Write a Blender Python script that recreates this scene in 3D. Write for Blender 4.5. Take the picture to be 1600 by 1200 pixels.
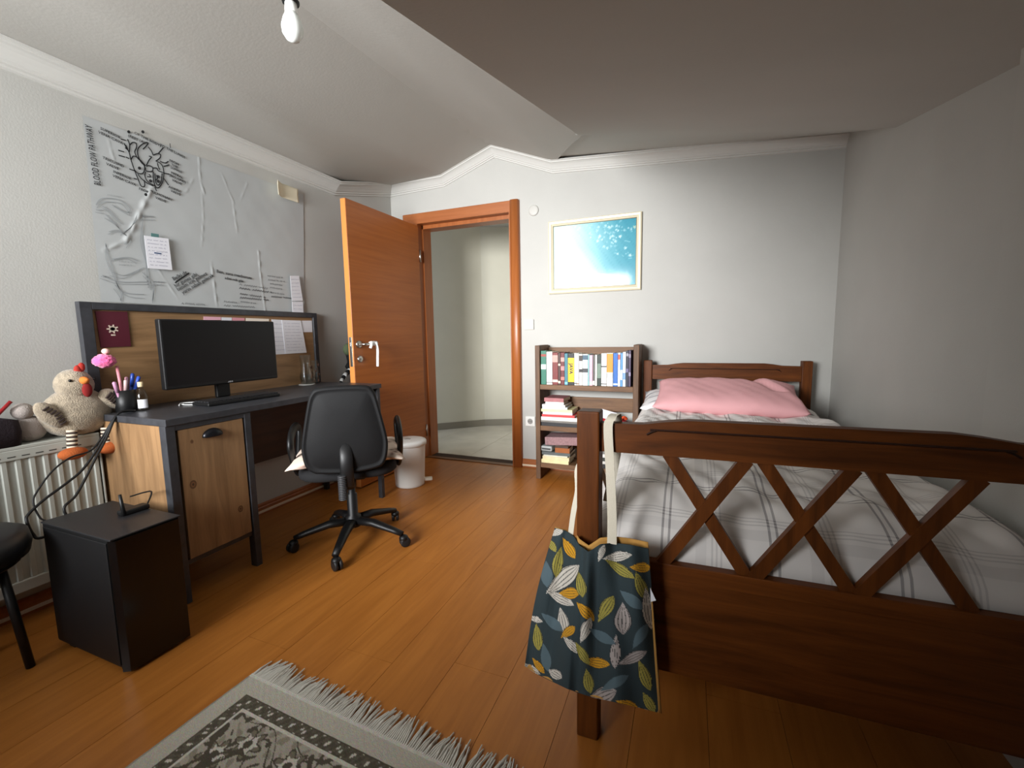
import bpy, bmesh, math, random
from mathutils import Vector, Matrix
random.seed(7)
S = bpy.context.scene
COL = S.collection
for o in list(bpy.data.objects): bpy.data.objects.remove(o)

# ------------------------------------------------------------------ camera
F = 684.82
YAW, PIT, ROL = math.radians(-21.9735), math.radians(-6.4107), math.radians(0.9457)
CAM = Vector((0, 0, 1.0752))
fw = Vector((math.sin(YAW)*math.cos(PIT), math.cos(YAW)*math.cos(PIT), math.sin(PIT)))
rt = Vector((math.cos(YAW), -math.sin(YAW), 0)); dn = fw.cross(rt)
rt, dn = rt*math.cos(ROL)+dn*math.sin(ROL), dn*math.cos(ROL)-rt*math.sin(ROL)
cd = bpy.data.cameras.new('camera'); cam = bpy.data.objects.new('camera', cd); COL.objects.link(cam)
cd.sensor_width = 36; cd.lens = 36*F/1600; cd.clip_start = 0.02
m = Matrix((rt, -dn, -fw)).transposed().to_4x4(); m.translation = CAM
cam.matrix_world = m; S.camera = cam

# ------------------------------------------------------------------ world, daylight, added fill, exposure
W = bpy.data.worlds.new('world'); S.world = W; W.use_nodes = True
W.node_tree.nodes['Background'].inputs[0].default_value = (.75, .85, 1, 1)
W.node_tree.nodes['Background'].inputs[1].default_value = 1.0
def area(name, loc, target, sx, sy, power, color, spread=math.pi):
    l = bpy.data.lights.new(name, 'AREA'); l.shape = 'RECTANGLE'; l.size = sx; l.size_y = sy
    l.energy = power; l.color = color; l.spread = spread
    o = bpy.data.objects.new(name, l); COL.objects.link(o); o.location = loc
    o.rotation_euler = (Vector(target)-Vector(loc)).to_track_quat('-Z', 'Y').to_euler()
    return o
area('window_daylight', (-1.55, -1.16, 1.56), (-.95, 3.27, 1.05), 1.20, 0.98, 33, (.98, .99, 1), math.radians(66))
area('ceiling_wall_fill', (-1.55, -1.14, 1.56), (-2.12, 2.2, 2.12), 1.20, 0.98, 26, (.97, .99, 1), math.radians(96))  # added fill at the window, aimed up to brighten ceiling and left wall
area('hallway_daylight', (0.1, 4.75, 1.5), (-2.2, 4.3, 1.0), 0.9, 1.1, 6, (1, .96, .88))
vs = S.view_settings
vs.view_transform = 'Standard'; vs.look = 'None'; vs.exposure = 0.24; vs.gamma = 1; vs.use_curve_mapping = False

# ------------------------------------------------------------------ pixel helpers (photo is 1600x1200)
def ray(x, y): return rt*((x-800)/F) + dn*((y-600)/F) + fw
def on(ax, v, x, y):
    d = ray(x, y); return CAM + d*((v-CAM[ax])/d[ax])
def fl(x, y, z=0): return on(2, z, x, y)

# ------------------------------------------------------------------ materials
def rgb(r, g, b):
    f = lambda c: (c/255/12.92) if c/255 <= .04045 else ((c/255+.055)/1.055)**2.4
    return (f(r), f(g), f(b), 1)
MATS = {}
def mat(name, c, rough=.6, metal=0, var=0.0, vscale=8, bump=0.0, bscale=200, spec=.5, trans=0, ior=1.45, alpha=1, sheen=0, stretch=(1, 1, 1)):
    if name in MATS: return MATS[name]
    M = bpy.data.materials.new(name); M.use_nodes = True; N = M.node_tree.nodes; L = M.node_tree.links
    b = N['Principled BSDF']
    b.inputs['Base Color'].default_value = rgb(*c); b.inputs['Roughness'].default_value = rough
    b.inputs['Metallic'].default_value = metal; b.inputs['Specular IOR Level'].default_value = spec
    b.inputs['Transmission Weight'].default_value = trans; b.inputs['IOR'].default_value = ior
    b.inputs['Alpha'].default_value = alpha; b.inputs['Sheen Weight'].default_value = sheen
    if var or bump:
        tc = N.new('ShaderNodeTexCoord'); mp = N.new('ShaderNodeMapping'); mp.inputs['Scale'].default_value = stretch
        L.new(tc.outputs['Object'], mp.inputs[0])
    if var:
        n = N.new('ShaderNodeTexNoise'); n.inputs['Scale'].default_value = vscale; n.inputs['Detail'].default_value = 6
        L.new(mp.outputs[0], n.inputs['Vector'])
        r = N.new('ShaderNodeValToRGB'); e = r.color_ramp.elements; e[0].position = .3; e[1].position = .7
        e[0].color = rgb(*[max(0, v*(1-var)) for v in c]); e[1].color = rgb(*[min(255, v*(1+var)) for v in c])
        L.new(n.outputs[0], r.inputs[0]); L.new(r.outputs[0], b.inputs['Base Color'])
    if bump:
        n2 = N.new('ShaderNodeTexNoise'); n2.inputs['Scale'].default_value = bscale; n2.inputs['Detail'].default_value = 3
        L.new(mp.outputs[0], n2.inputs['Vector'])
        bp = N.new('ShaderNodeBump'); bp.inputs['Strength'].default_value = bump; bp.inputs['Distance'].default_value = .004
        L.new(n2.outputs[0], bp.inputs['Height']); L.new(bp.outputs[0], b.inputs['Normal'])
    MATS[name] = M; return M
def wood(name, c1, c2, axis, scale=3, rough=.45, stretch=14, knots=False, spec=.5, rnd=.0):
    if name in MATS: return MATS[name]
    M = bpy.data.materials.new(name); M.use_nodes = True; N = M.node_tree.nodes; L = M.node_tree.links
    b = N['Principled BSDF']; b.inputs['Roughness'].default_value = rough; b.inputs['Specular IOR Level'].default_value = spec
    tc = N.new('ShaderNodeTexCoord'); mp = N.new('ShaderNodeMapping')
    sc = [stretch]*3; sc[axis] = 1; mp.inputs['Scale'].default_value = sc
    L.new(tc.outputs['Object'], mp.inputs[0])
    n = N.new('ShaderNodeTexNoise'); n.inputs['Scale'].default_value = scale; n.inputs['Detail'].default_value = 8
    n.inputs['Roughness'].default_value = .62; n.inputs['Distortion'].default_value = .6
    L.new(mp.outputs[0], n.inputs['Vector'])
    r = N.new('ShaderNodeValToRGB'); e = r.color_ramp.elements; e[0].position = .28; e[1].position = .72
    e[0].color = rgb(*c1); e[1].color = rgb(*c2); L.new(n.outputs[0], r.inputs[0])
    out = r.outputs[0]
    if knots:
        v = N.new('ShaderNodeTexVoronoi'); v.inputs['Scale'].default_value = 7
        L.new(tc.outputs['Object'], v.inputs['Vector'])
        r2 = N.new('ShaderNodeValToRGB'); r2.color_ramp.elements[0].position = .04; r2.color_ramp.elements[1].position = .13
        r2.color_ramp.elements[0].color = (.35, .3, .25, 1); r2.color_ramp.elements[1].color = (1, 1, 1, 1)
        L.new(v.outputs['Distance'], r2.inputs[0])
        mx = N.new('ShaderNodeMixRGB'); mx.blend_type = 'MULTIPLY'; mx.inputs[0].default_value = .8
        L.new(out, mx.inputs[1]); L.new(r2.outputs[0], mx.inputs[2]); out = mx.outputs[0]
    if rnd:
        oi = N.new('ShaderNodeObjectInfo'); h = N.new('ShaderNodeHueSaturation')
        mr = N.new('ShaderNodeMapRange'); mr.inputs[3].default_value = 1-rnd; mr.inputs[4].default_value = 1+rnd
        L.new(oi.outputs['Random'], mr.inputs[0]); L.new(mr.outputs[0], h.inputs['Value']); L.new(out, h.inputs['Color']); out = h.outputs[0]
    L.new(out, b.inputs['Base Color'])
    bp = N.new('ShaderNodeBump'); bp.inputs['Strength'].default_value = .12; bp.inputs['Distance'].default_value = .002
    L.new(n.outputs[0], bp.inputs['Height']); L.new(bp.outputs[0], b.inputs['Normal'])
    MATS[name] = M; return M
def vcol(name, rough=.8, sheen=0, bump=0, spec=.3):
    if name in MATS: return MATS[name]
    M = mat(name, (200, 200, 200), rough, bump=bump, bscale=400, spec=spec, sheen=sheen)
    N = M.node_tree.nodes; a = N.new('ShaderNodeAttribute'); a.attribute_name = 'print'
    M.node_tree.links.new(a.outputs['Color'], N['Principled BSDF'].inputs['Base Color'])
    return M

wall_m = mat('wall_paint', (186, 185, 180), .75, var=.015, vscale=3, bump=.12, bscale=140, spec=.3)
ceil_m = mat('ceiling_paint', (186, 184, 178), .8, var=.012, vscale=2, bump=.1, bscale=90, spec=.2)
hall_m = mat('hallway_paint', (214, 210, 192), .8, var=.015, vscale=3)
corn_m = mat('cornice_plaster', (206, 205, 200), .6)
plank_m = wood('laminate_oak', (162, 98, 38), (188, 120, 52), 1, 2.2, .36, 12, spec=.4, rnd=.035)
door_m = wood('door_veneer', (158, 86, 30), (180, 104, 42), 1, 1.5, .38, 30)
doorv_m = wood('door_frame_veneer', (146, 80, 34), (168, 98, 48), 2, 1.5, .38, 24)
base_m = wood('baseboard_wood', (150, 84, 42), (170, 102, 56), 0, 2, .4, 20)
white_m = mat('white_plastic', (236, 236, 232), .35)
metal_m = mat('brushed_metal', (190, 188, 182), .3, metal=1)
slate_m = mat('slate_laminate', (56, 57, 61), .36, var=.12, vscale=30)
oak_y = wood('rustic_oak_lengthwise', (122, 92, 62), (162, 126, 88), 1, 3, .5, 9)
oak_z = wood('rustic_oak_upright', (122, 92, 62), (162, 126, 88), 2, 3, .5, 9)
darkp_m = wood('dark_panel', (58, 36, 22), (78, 48, 30), 1, 3, .55, 10)
blk_m = mat('black_plastic', (15, 15, 16), .45, bump=.1, bscale=500)
blkg_m = mat('gloss_black', (8, 8, 9), .18)
blkf_m = mat('black_fabric', (24, 24, 26), .9, bump=.4, bscale=600)
bed_x = wood('walnut_lengthwise', (66, 32, 7), (110, 59, 19), 0, 3, .48, 12, spec=.22)
bed_z = wood('walnut_upright', (66, 32, 7), (110, 59, 19), 2, 3, .48, 12, spec=.22)
bed_y = wood('walnut_deep', (66, 32, 7), (110, 59, 19), 1, 3, .48, 12, spec=.22)
shelf_m = wood('shelf_wood', (84, 58, 36), (130, 94, 62), 0, 4, .6, 8)
shelfz_m = wood('shelf_wood_upright', (76, 52, 34), (118, 86, 58), 2, 4, .6, 8)
paper_m = mat('white_paper', (226, 226, 232), .85)
ink_m = mat('black_ink', (34, 34, 36), .8)
gink_m = mat('grey_ink', (152, 156, 158), .8)

def thin_glass(name, ior=1.5, rough=.03, tint=(1, 1, 1, 1)):
    M = bpy.data.materials.new(name); M.use_nodes = True; N = M.node_tree.nodes; L = M.node_tree.links; N.clear()
    o = N.new('ShaderNodeOutputMaterial'); mx = N.new('ShaderNodeMixShader'); t = N.new('ShaderNodeBsdfTransparent'); g = N.new('ShaderNodeBsdfGlossy')
    t.inputs[0].default_value = tint; g.inputs['Roughness'].default_value = rough
    lw = N.new('ShaderNodeLayerWeight'); lw.inputs['Blend'].default_value = .3; f = N.new('ShaderNodeMath'); f.operation = 'MULTIPLY_ADD'
    f.inputs[1].default_value = .2; f.inputs[2].default_value = ((ior-1)/(ior+1))**2; L.new(lw.outputs['Facing'], f.inputs[0])
    L.new(f.outputs[0], mx.inputs[0]); L.new(t.outputs[0], mx.inputs[1]); L.new(g.outputs[0], mx.inputs[2]); L.new(mx.outputs[0], o.inputs[0])
    MATS[name] = M; return M
# ------------------------------------------------------------------ mesh helpers
def tobj(name, bm, m, parent=None, world=True, smooth=False, label=None, cat=None, group=None, kind=None):
    me = bpy.data.meshes.new(name); bm.normal_update()
    if parent is None:
        zs = [v.co for v in bm.verts]
        c = Vector(((min(v.x for v in zs)+max(v.x for v in zs))/2, (min(v.y for v in zs)+max(v.y for v in zs))/2, min(v.z for v in zs)))
        bmesh.ops.translate(bm, verts=bm.verts, vec=-c)
    elif world:
        r = parent
        while r.parent: r = r.parent
        c = r.location.copy(); bmesh.ops.translate(bm, verts=bm.verts, vec=-c)
    else: c = Vector()
    if smooth:
        for f in bm.faces: f.smooth = True
    bm.to_mesh(me); bm.free()
    for mm in (m if isinstance(m, (list, tuple)) else [m]): me.materials.append(mm)
    o = bpy.data.objects.new(name, me); COL.objects.link(o)
    if parent is None: o.location = c
    else: o.parent = parent
    if label: o['label'] = label
    if cat: o['category'] = cat
    if group: o['group'] = group
    if kind: o['kind'] = kind
    return o
def thing(name, loc, label=None, cat=None, group=None, rz=0, kind=None):
    o = bpy.data.objects.new(name, None); COL.objects.link(o); o.location = loc; o.rotation_euler = (0, 0, rz); o.empty_display_size = .05
    if label: o['label'] = label
    if cat: o['category'] = cat
    if group: o['group'] = group
    if kind: o['kind'] = kind
    return o
def BM(): return bmesh.new()
def addbox(bm, lo, hi, bev=0, M=None):
    c = [(a+b)/2 for a, b in zip(lo, hi)]; s = [max(1e-5, b-a) for a, b in zip(lo, hi)]
    r = bmesh.ops.create_cube(bm, size=1, matrix=Matrix.Translation(c) @ Matrix.Diagonal((*s, 1)))
    vs_ = r['verts']
    if bev:
        es = list({e for v in vs_ for e in v.link_edges})
        rr = bmesh.ops.bevel(bm, geom=es, offset=bev, segments=2, profile=.5, affect='EDGES')
        vs_ = list({v for f in rr['faces'] for v in f.verts} | {v for v in vs_ if v.is_valid})
    if M is not None: bmesh.ops.transform(bm, matrix=M, verts=vs_)
    return bm
def box(lo, hi, bev=0, M=None): return addbox(BM(), lo, hi, bev, M)
def prism(bm, pts, d):            # extrude an outline by vector d
    a = [bm.verts.new(p) for p in pts]; b = [bm.verts.new(Vector(p)+Vector(d)) for p in pts]; n = len(pts)
    bm.faces.new(a[::-1]); bm.faces.new(b)
    for i in range(n): bm.faces.new((a[i], a[(i+1) % n], b[(i+1) % n], b[i]))
    bmesh.ops.recalc_face_normals(bm, faces=bm.faces)
    return bm
def loft(bm, rings, cap=True, closed=True):
    R = [[bm.verts.new(p) for p in r] for r in rings]; n = len(rings[0])
    for a, b in zip(R, R[1:]):
        for i in range(n if closed else n-1): bm.faces.new((a[i], a[(i+1) % n], b[(i+1) % n], b[i]))
    if cap and closed: bm.faces.new(R[0][::-1]); bm.faces.new(R[-1])
    bmesh.ops.recalc_face_normals(bm, faces=bm.faces)
    return bm
def lathe(bm, prof, loc, seg=28, sx=1, sy=1):
    rings = [[(loc[0]+r*sx*math.cos(2*math.pi*i/seg), loc[1]+r*sy*math.sin(2*math.pi*i/seg), loc[2]+z) for i in range(seg)] for r, z in prof]
    return loft(bm, rings)
def crom(pts, n=6):
    P = [Vector(p) for p in pts]
    if len(P) < 3: return P
    out = []
    for i in range(len(P)-1):
        a, b, c, d = P[max(i-1, 0)], P[i], P[i+1], P[min(i+2, len(P)-1)]
        for k in range(n):
            t = k/n; out.append(.5*((2*b)+(c-a)*t+(2*a-5*b+4*c-d)*t*t+(3*b-a-3*c+d)*t**3))
    return out+[P[-1]]
def tube(bm, pts, r, seg=8, rs=None, flat=None):
    P = [Vector(p) for p in pts]; rings = []
    up = Vector((0, 0, 1))
    for i, p in enumerate(P):
        t = (P[min(i+1, len(P)-1)]-P[max(i-1, 0)]).normalized()
        if abs(t.dot(up)) > .95: up = Vector((0, 1, 0)) if abs(t.y) < .9 else Vector((1, 0, 0))
        s = t.cross(up).normalized(); u = s.cross(t).normalized(); up = u
        rr = rs[i] if rs else r
        a, b = (rr, rr) if flat is None else (rr*flat[0], rr*flat[1])
        rings.append([p+s*a*math.cos(2*math.pi*k/seg)+u*b*math.sin(2*math.pi*k/seg) for k in range(seg)])
    return loft(bm, rings)
def ball(bm, c, r, sub=3, sc=(1, 1, 1), M=None):
    mm = Matrix.Translation(c) @ (M if M else Matrix()) @ Matrix.Diagonal((*sc, 1))
    bmesh.ops.create_icosphere(bm, subdivisions=sub, radius=r, matrix=mm); return bm
def grid(bm, fn, nu, nv, wrap=False):
    V = [[bm.verts.new(fn(i/nu, j/nv)) for j in range(nv+1)] for i in range(nu+1)]
    for i in range(nu):
        for j in range(nv): bm.faces.new((V[i][j], V[i+1][j], V[i+1][j+1], V[i][j+1]))
    return bm
def rrect(w, h, r, n=5):          # rounded outline centred on 0
    out = []
    for cx, cy, a0 in ((w/2-r, h/2-r, 0), (-w/2+r, h/2-r, 90), (-w/2+r, -h/2+r, 180), (w/2-r, -h/2+r, 270)):
        for k in range(n+1):
            a = math.radians(a0+90*k/n); out.append((cx+r*math.cos(a), cy+r*math.sin(a)))
    return out
def rug_cloth_noise(x, y):
    return math.sin(x*7.1+y*3.3)*.5+math.sin(x*13.7-y*9.1+1.3)*.3+math.sin(x*23.3+y*19.9)*.2
def stroke(bm, pts, w, nrm):      # flat inked line on a plane of normal nrm
    P = [Vector(p) for p in pts]
    L_, R_ = [], []
    for i, p in enumerate(P):
        t = P[min(i+1, len(P)-1)]-P[max(i-1, 0)]
        if t.length < 1e-6: t = Vector((0, 0, 1))
        s = t.normalized().cross(Vector(nrm))*w/2
        L_.append(bm.verts.new(p+s)); R_.append(bm.verts.new(p-s))
    for i in range(len(P)-1):
        bm.faces.new((L_[i], R_[i], R_[i+1], L_[i+1]))
    return bm
def text_into(bm, s, size, M, extr=.0004, bold=0):
    c = bpy.data.curves.new('t', 'FONT'); c.body = s; c.size = size; c.extrude = extr; c.align_x = 'CENTER'; c.align_y = 'CENTER'; c.resolution_u = 2; c.offset = bold
    o = bpy.data.objects.new('t', c); COL.objects.link(o)
    dg = bpy.context.evaluated_depsgraph_get(); me = bpy.data.meshes.new_from_object(o.evaluated_get(dg))
    me.transform(M); bm.from_mesh(me)
    bpy.data.objects.remove(o); bpy.data.curves.remove(c); bpy.data.meshes.remove(me)
    return bm
def MA(p, ang=0):   # text frame on the left wall (x out), ang degrees counter-clockwise
    return Matrix.Translation(p) @ Matrix(((0, 0, 1, 0), (1, 0, 0, 0), (0, 1, 0, 0), (0, 0, 0, 1))) @ Matrix.Rotation(math.radians(ang), 4, 'Z')
def MB_(p, ang=0):  # text frame facing the room from the far wall
    return Matrix.Translation(p) @ Matrix(((1, 0, 0, 0), (0, 0, -1, 0), (0, 1, 0, 0), (0, 0, 0, 1))) @ Matrix.Rotation(math.radians(ang), 4, 'Z')
def setcol(o, fn):
    me = o.data; a = me.color_attributes.new('print', 'FLOAT_COLOR', 'POINT')
    for i, v in enumerate(me.vertices): a.data[i].color = fn(i, v)

# ------------------------------------------------------------------ room shell
XA, YB, XC, XP, YN = -2.42, 3.27, 0.83, 0.765, -1.10
ZC = 2.19
E1 = fl(910, 215, ZC); E2 = on(0, -.55, 595, 0)      # edge between the dormer ceiling and the roof slope
def zedge(y): return E2.z+(E1.z-E2.z)*(y-E2.y)/(E1.y-E2.y)
def xedge(y): return E2.x+(E1.x-E2.x)*(y-E2.y)/(E1.y-E2.y)
YP = on(0, XP, 1545, 560).y
A1Y = 2.60
cz = {'A2': 2.36, 'B3': 2.36, 'B4': 2.515, 'B5': 2.33, 'B6': 2.215}
XB3, XB4, XB5 = -1.885, -1.435, -0.965
def ztopC(y): return 1.947+(y-2.555)*(.375 if y > 2.555 else .2)
def ztop_at_xp(y): return ztopC(y)+.012

floor_o = tobj('floor', box((XA, YN, -.06), (XC, YB+.15, -.004)), mat('floor_screed', (60, 38, 22), .8), kind='structure')
pw, plen = .192, 1.28
pm = None
nx = int((XC-XA)/pw)+1
for i in range(nx):
    x0 = XA+i*pw; x1 = min(x0+pw, XC)
    y = YN-(i*.47 % 1)*plen
    while y < YB:
        a, b = max(y, YN), min(y+plen, YB+.02)
        if b-a > .05:
            tobj('plank', box((x0+.0006, a+.0006, -.008), (x1-.0006, b-.0006, 0)), plank_m, floor_o)
        y += plen
# far wall with the door opening, top following the ceiling
OX0, OX1, OZ = -2.15, -1.315, 2.015
prof = [(XA-.1, 0), (OX0-.012, 0), (OX0-.012, OZ+.012), (OX1+.012, OZ+.012), (OX1+.012, 0), (XC+.1, 0), (XC+.1, cz['B6']+.05), (XB5, cz['B5']+.05), (XB4, cz['B4']+.05), (XB3, cz['B3']+.05), (XA-.1, cz['A2']+.05)]
tobj('wall_far', prism(BM(), [(x, YB, z) for x, z in prof], (0, .15, 0)), wall_m, kind='structure')
tobj('wall_left', prism(BM(), [(XA, YN-.1, 0), (XA, YB, 0), (XA, YB, cz['A2']+.05), (XA, A1Y, ZC+.05), (XA, YN-.1, ZC+.05)], (-.1, 0, 0)), wall_m, kind='structure')
tobj('wall_right', prism(BM(), [(XC, YP, 0), (XC, YB, 0), (XC, YB, cz['B6']+.07), (XC, 2.555, ztopC(2.555)+.07), (XC, YP, ztopC(YP)+.07)], (.1, 0, 0)), wall_m, kind='structure')
tobj('wall_right_pier', prism(BM(), [(XP, YN-.1, 0), (XP, YP, 0), (XP, YP, ztop_at_xp(YP)+.07), (XP, YN-.1, ztop_at_xp(YN)+.07)], (XC+.1-XP, 0, 0)), wall_m, kind='structure')
# near wall (behind the camera) with a deep set window
WX0, WX1, WZ0, WZ1 = -2.2, -.9, 1.02, 2.1
bm = BM()
for lo, hi in (((XA, 0), (WX0, ZC)), ((WX0, 0), (WX1, WZ0)), ((WX0, WZ1), (WX1, ZC))):
    addbox(bm, (lo[0], YN-.12, lo[1]), (hi[0], YN, hi[1]))
prism(bm, [(WX1, YN-.12, 0), (XC, YN-.12, 0), (XC, YN-.12, ztopC(YN)), (xedge(YN), YN-.12, zedge(YN)), (xedge(YN), YN-.12, ZC), (WX1, YN-.12, ZC)], (0, .12, 0))
tobj('wall_near', bm, wall_m, kind='structure')
w1 = thing('window_1', (-1.62, YN-.10, WZ0), kind='structure')
bm = BM()
for lo, hi in (((WX0, WZ0), (WX0+.05, WZ1)), ((WX1-.05, WZ0), (WX1, WZ1)), ((WX0, WZ0), (WX1, WZ0+.05)), ((WX0, WZ1-.05), (WX1, WZ1)), ((-1.57, WZ0), (-1.53, WZ1))):
    addbox(bm, (lo[0], YN-.115, lo[1]), (hi[0], YN-.075, hi[1]), .004)
tobj('window_frame', bm, white_m, w1)
glass_m = thin_glass('window_glass', 1.5, .02)
for a, b in ((WX0+.05, -1.57), (-1.53, WX1-.05)):
    tobj('pane', box((a, YN-.10, WZ0+.05), (b, YN-.094, WZ1-.05)), glass_m, w1)
tobj('window_sill', box((WX0-.05, YN-.07, WZ0-.03), (WX1+.05, YN+.10, WZ0), .006), mat('marble_sill', (214, 210, 204), .3), w1)

# ceiling: flat dormer part with a soft peak over the door, low roof slope on the right
def zwall(x):
    pts = [(XA-.1, cz['A2']), (XB3, cz['B3']), (XB4, cz['B4']), (XB5, cz['B5']), (XC, cz['B6'])]
    for (a, p), (b, q_) in zip(pts, pts[1:]):
        if x <= b: return p+(q_-p)*(x-a)/(b-a)
    return pts[-1][1]
def zleft(x, y):
    y0 = 2.6-3.6*math.exp(-((x+1.43)/.5)**2)
    t = max(0, (y-y0)/(YB-y0)); return ZC+(zwall(x)-ZC)*min(t, 1.03)**1.12
ysamp = [YN-.1, 0, .6, 1.0]+[1.2+.1*k for k in range(15)]+[2.61+.066*k for k in range(1, 11)]+[YB+.02]
def xr(y): return xedge(y) if y <= E1.y else E1.x+(XB5-E1.x)*(y-E1.y)/(YB-E1.y)
bm = BM(); NXc = 40; rows = []
for y in ysamp:
    x1 = xr(y)+.015; rows.append([bm.verts.new((XA-.1+(x1-XA+.1)*k/NXc, y, zleft(XA-.1+(x1-XA+.1)*k/NXc, y))) for k in range(NXc+1)])
for a, b in zip(rows, rows[1:]):
    for k in range(NXc): bm.faces.new((a[k], a[k+1], b[k+1], b[k]))
def slab(bm):
    bmesh.ops.recalc_face_normals(bm, faces=bm.faces)
    r = bmesh.ops.extrude_face_region(bm, geom=bm.faces[:])
    bmesh.ops.translate(bm, verts=[g for g in r['geom'] if isinstance(g, bmesh.types.BMVert)], vec=(0, 0, .12))
    bmesh.ops.recalc_face_normals(bm, faces=bm.faces); return bm
def smooth_by_angle(o, deg=20):
    me = o.data
    for p in me.polygons: p.use_smooth = True
    me.set_sharp_from_angle(angle=math.radians(deg))
smooth_by_angle(tobj('ceiling', slab(bm), ceil_m, kind='structure'))
bm = BM(); rows = []
yl = [YN-.1+(E1.y-YN+.1)*k/14 for k in range(15)]+[E1.y+(YB+.02-E1.y)*k/8 for k in range(1, 9)]
yr_ = [YN-.1+(2.555-YN+.1)*k/14 for k in range(15)]+[2.555+(YB+.02-2.555)*k/8 for k in range(1, 9)]
for k, (a, b) in enumerate(zip(yl, yr_)):
    tk = a > E1.y-.05; p = Vector((xr(a)-(.03 if tk else 0), a, (zedge(a) if a <= E1.y else zleft(xr(a), a))+(.02 if tk else 0))); q_ = Vector((XC+.1, b, ztopC(b)))
    rows.append([bm.verts.new(p.lerp(q_, t/10)) for t in range(11)])
for a, b in zip(rows, rows[1:]):
    for k in range(10): bm.faces.new((a[k], a[k+1], b[k+1], b[k]))
smooth_by_angle(tobj('ceiling_slope', slab(bm), ceil_m, kind='structure'))
tobj('wall_dormer_cheek', prism(BM(), [(E1.x+.03, E1.y-.12, ZC+.05), (xedge(YN-.1)+.03, YN-.1, ZC+.05), (xedge(YN-.1)+.03, YN-.1, zedge(YN-.1)+.01), (E1.x+.03, E1.y-.12, zedge(E1.y-.12)+.01)], (-.025, 0, 0)), wall_m, kind='structure')

# cornice swept along the walls
path = [Vector((XA, YN, ZC)), Vector((XA, A1Y, ZC)), Vector((XA, YB, cz['A2'])), Vector((XB3, YB, cz['B3'])), Vector((XB4, YB, cz['B4'])), Vector((XB5, YB, cz['B5'])), Vector((-.36, YB, cz['B5']+(cz['B6']-cz['B5'])*(-.36-XB5)/(XC-XB5))), Vector((XC, YB, cz['B6']))]
cprof = [(.0, 0), (.08, 0), (.08, -.008), (.070, -.011), (.070, -.020), (.062, -.023), (.050, -.032), (.036, -.048), (.026, -.062), (.020, -.066), (.020, -.074), (.010, -.077), (.010, -.086), (.0, -.09)]
bm = BM(); rings = []
for i, p in enumerate(path):
    if i == 0 or i == 1: out = Vector((1, 0, 0))
    elif i == 2: out = Vector((1, -1, 0))
    else: out = Vector((0, -1, 0))
    rings.append([p+out*(a*(1.0 if i < 3 else .92))+Vector((0, 0, b*(1 if i < 3 else .86)-.001)) for a, b in cprof])
loft(bm, rings)
tobj('trim_1', bm, corn_m, kind='structure')

# baseboards: wood with a pale lower bead
def baseboard(name, a, b, nrm):
    bm = BM(); a, b, n = Vector(a), Vector(b), Vector(nrm)
    pr = [(0, .001), (.014, .001), (.014, .045), (.011, .05), (.011, .062), (.004, .07), (0, .07)]
    loft(bm, [[p+n*u+Vector((0, 0, v)) for u, v in pr] for p in (a, b)])
    o = tobj(name, bm, base_m, kind='structure')
    bm = BM(); loft(bm, [[p+n*u+Vector((0, 0, v)) for u, v in ((.0141, .012), (.0165, .014), (.0165, .026), (.0141, .028))] for p in (a, b)])
    tobj('pale_bead', bm, mat('pale_bead', (226, 206, 180), .45), o, world=False).location = -o.location
baseboard('baseboard_far', (-1.232, YB, 0), (XC, YB, 0), (0, -1, 0))
baseboard('baseboard_left', (XA, YN, 0), (XA, YB, 0), (1, 0, 0))
baseboard('baseboard_right', (XC, YP+.01, 0), (XC, YB-.03, 0), (-1, 0, 0))

# hallway beyond the door
hz = 2.30
fh = tobj('floor_hallway', box((-3.6, YB+.15, -.06), (.6, 6.0, -.006)), mat('tile_grout', (170, 166, 155), .8), kind='structure')
tile_m = mat('cream_marble_tile', (216, 210, 196), .22, var=.05, vscale=4)
for i in range(7):
    for j in range(5):
        x = -3.6+i*.6; y = YB+.151+j*.52
        tobj('tile', box((x+.0015, y+.0015, -.012), (x+.5985, y+.5185, -.001)), tile_m, fh)
hc = Vector((-2.24, 4.66)); d1 = Vector((-.43, -.40)).normalized(); d2 = Vector((.26, .12)).normalized()
def hwall(name, a, b, n):
    bm = BM(); prism(bm, [(a.x, a.y, 0), (b.x, b.y, 0), (b.x, b.y, hz), (a.x, a.y, hz)], (n.x*.1, n.y*.1, 0)); tobj(name, bm, hall_m, kind='structure')
hl = hc+d1*1.85; hr = hc+d2*3.0
hwall('wall_hallway_left', hl, hc, Vector((-d1.y, d1.x))*-1)
hwall('wall_hallway_back', hc, hr, Vector((-d2.y, d2.x)))
hwall('wall_hallway_right', Vector((.55, YB+.15)), Vector((.55, 6.0)), Vector((1, 0)))
tobj('ceiling_hallway', box((-3.7, YB+.15, hz), (.65, 6.1, hz+.1)), ceil_m, kind='structure')
bm = BM()
for a, b, n in ((hl, hc, Vector((d1.y, -d1.x))*-1), (hc, hr, Vector((d2.y, -d2.x)))):
    prism(bm, [(a.x, a.y, .0), (b.x, b.y, .0), (b.x, b.y, .075), (a.x, a.y, .075)], (n.x*.012, n.y*.012, 0))
tobj('baseboard_hallway', bm, mat('grey_stone_skirting', (140, 134, 120), .4), kind='structure')

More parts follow.
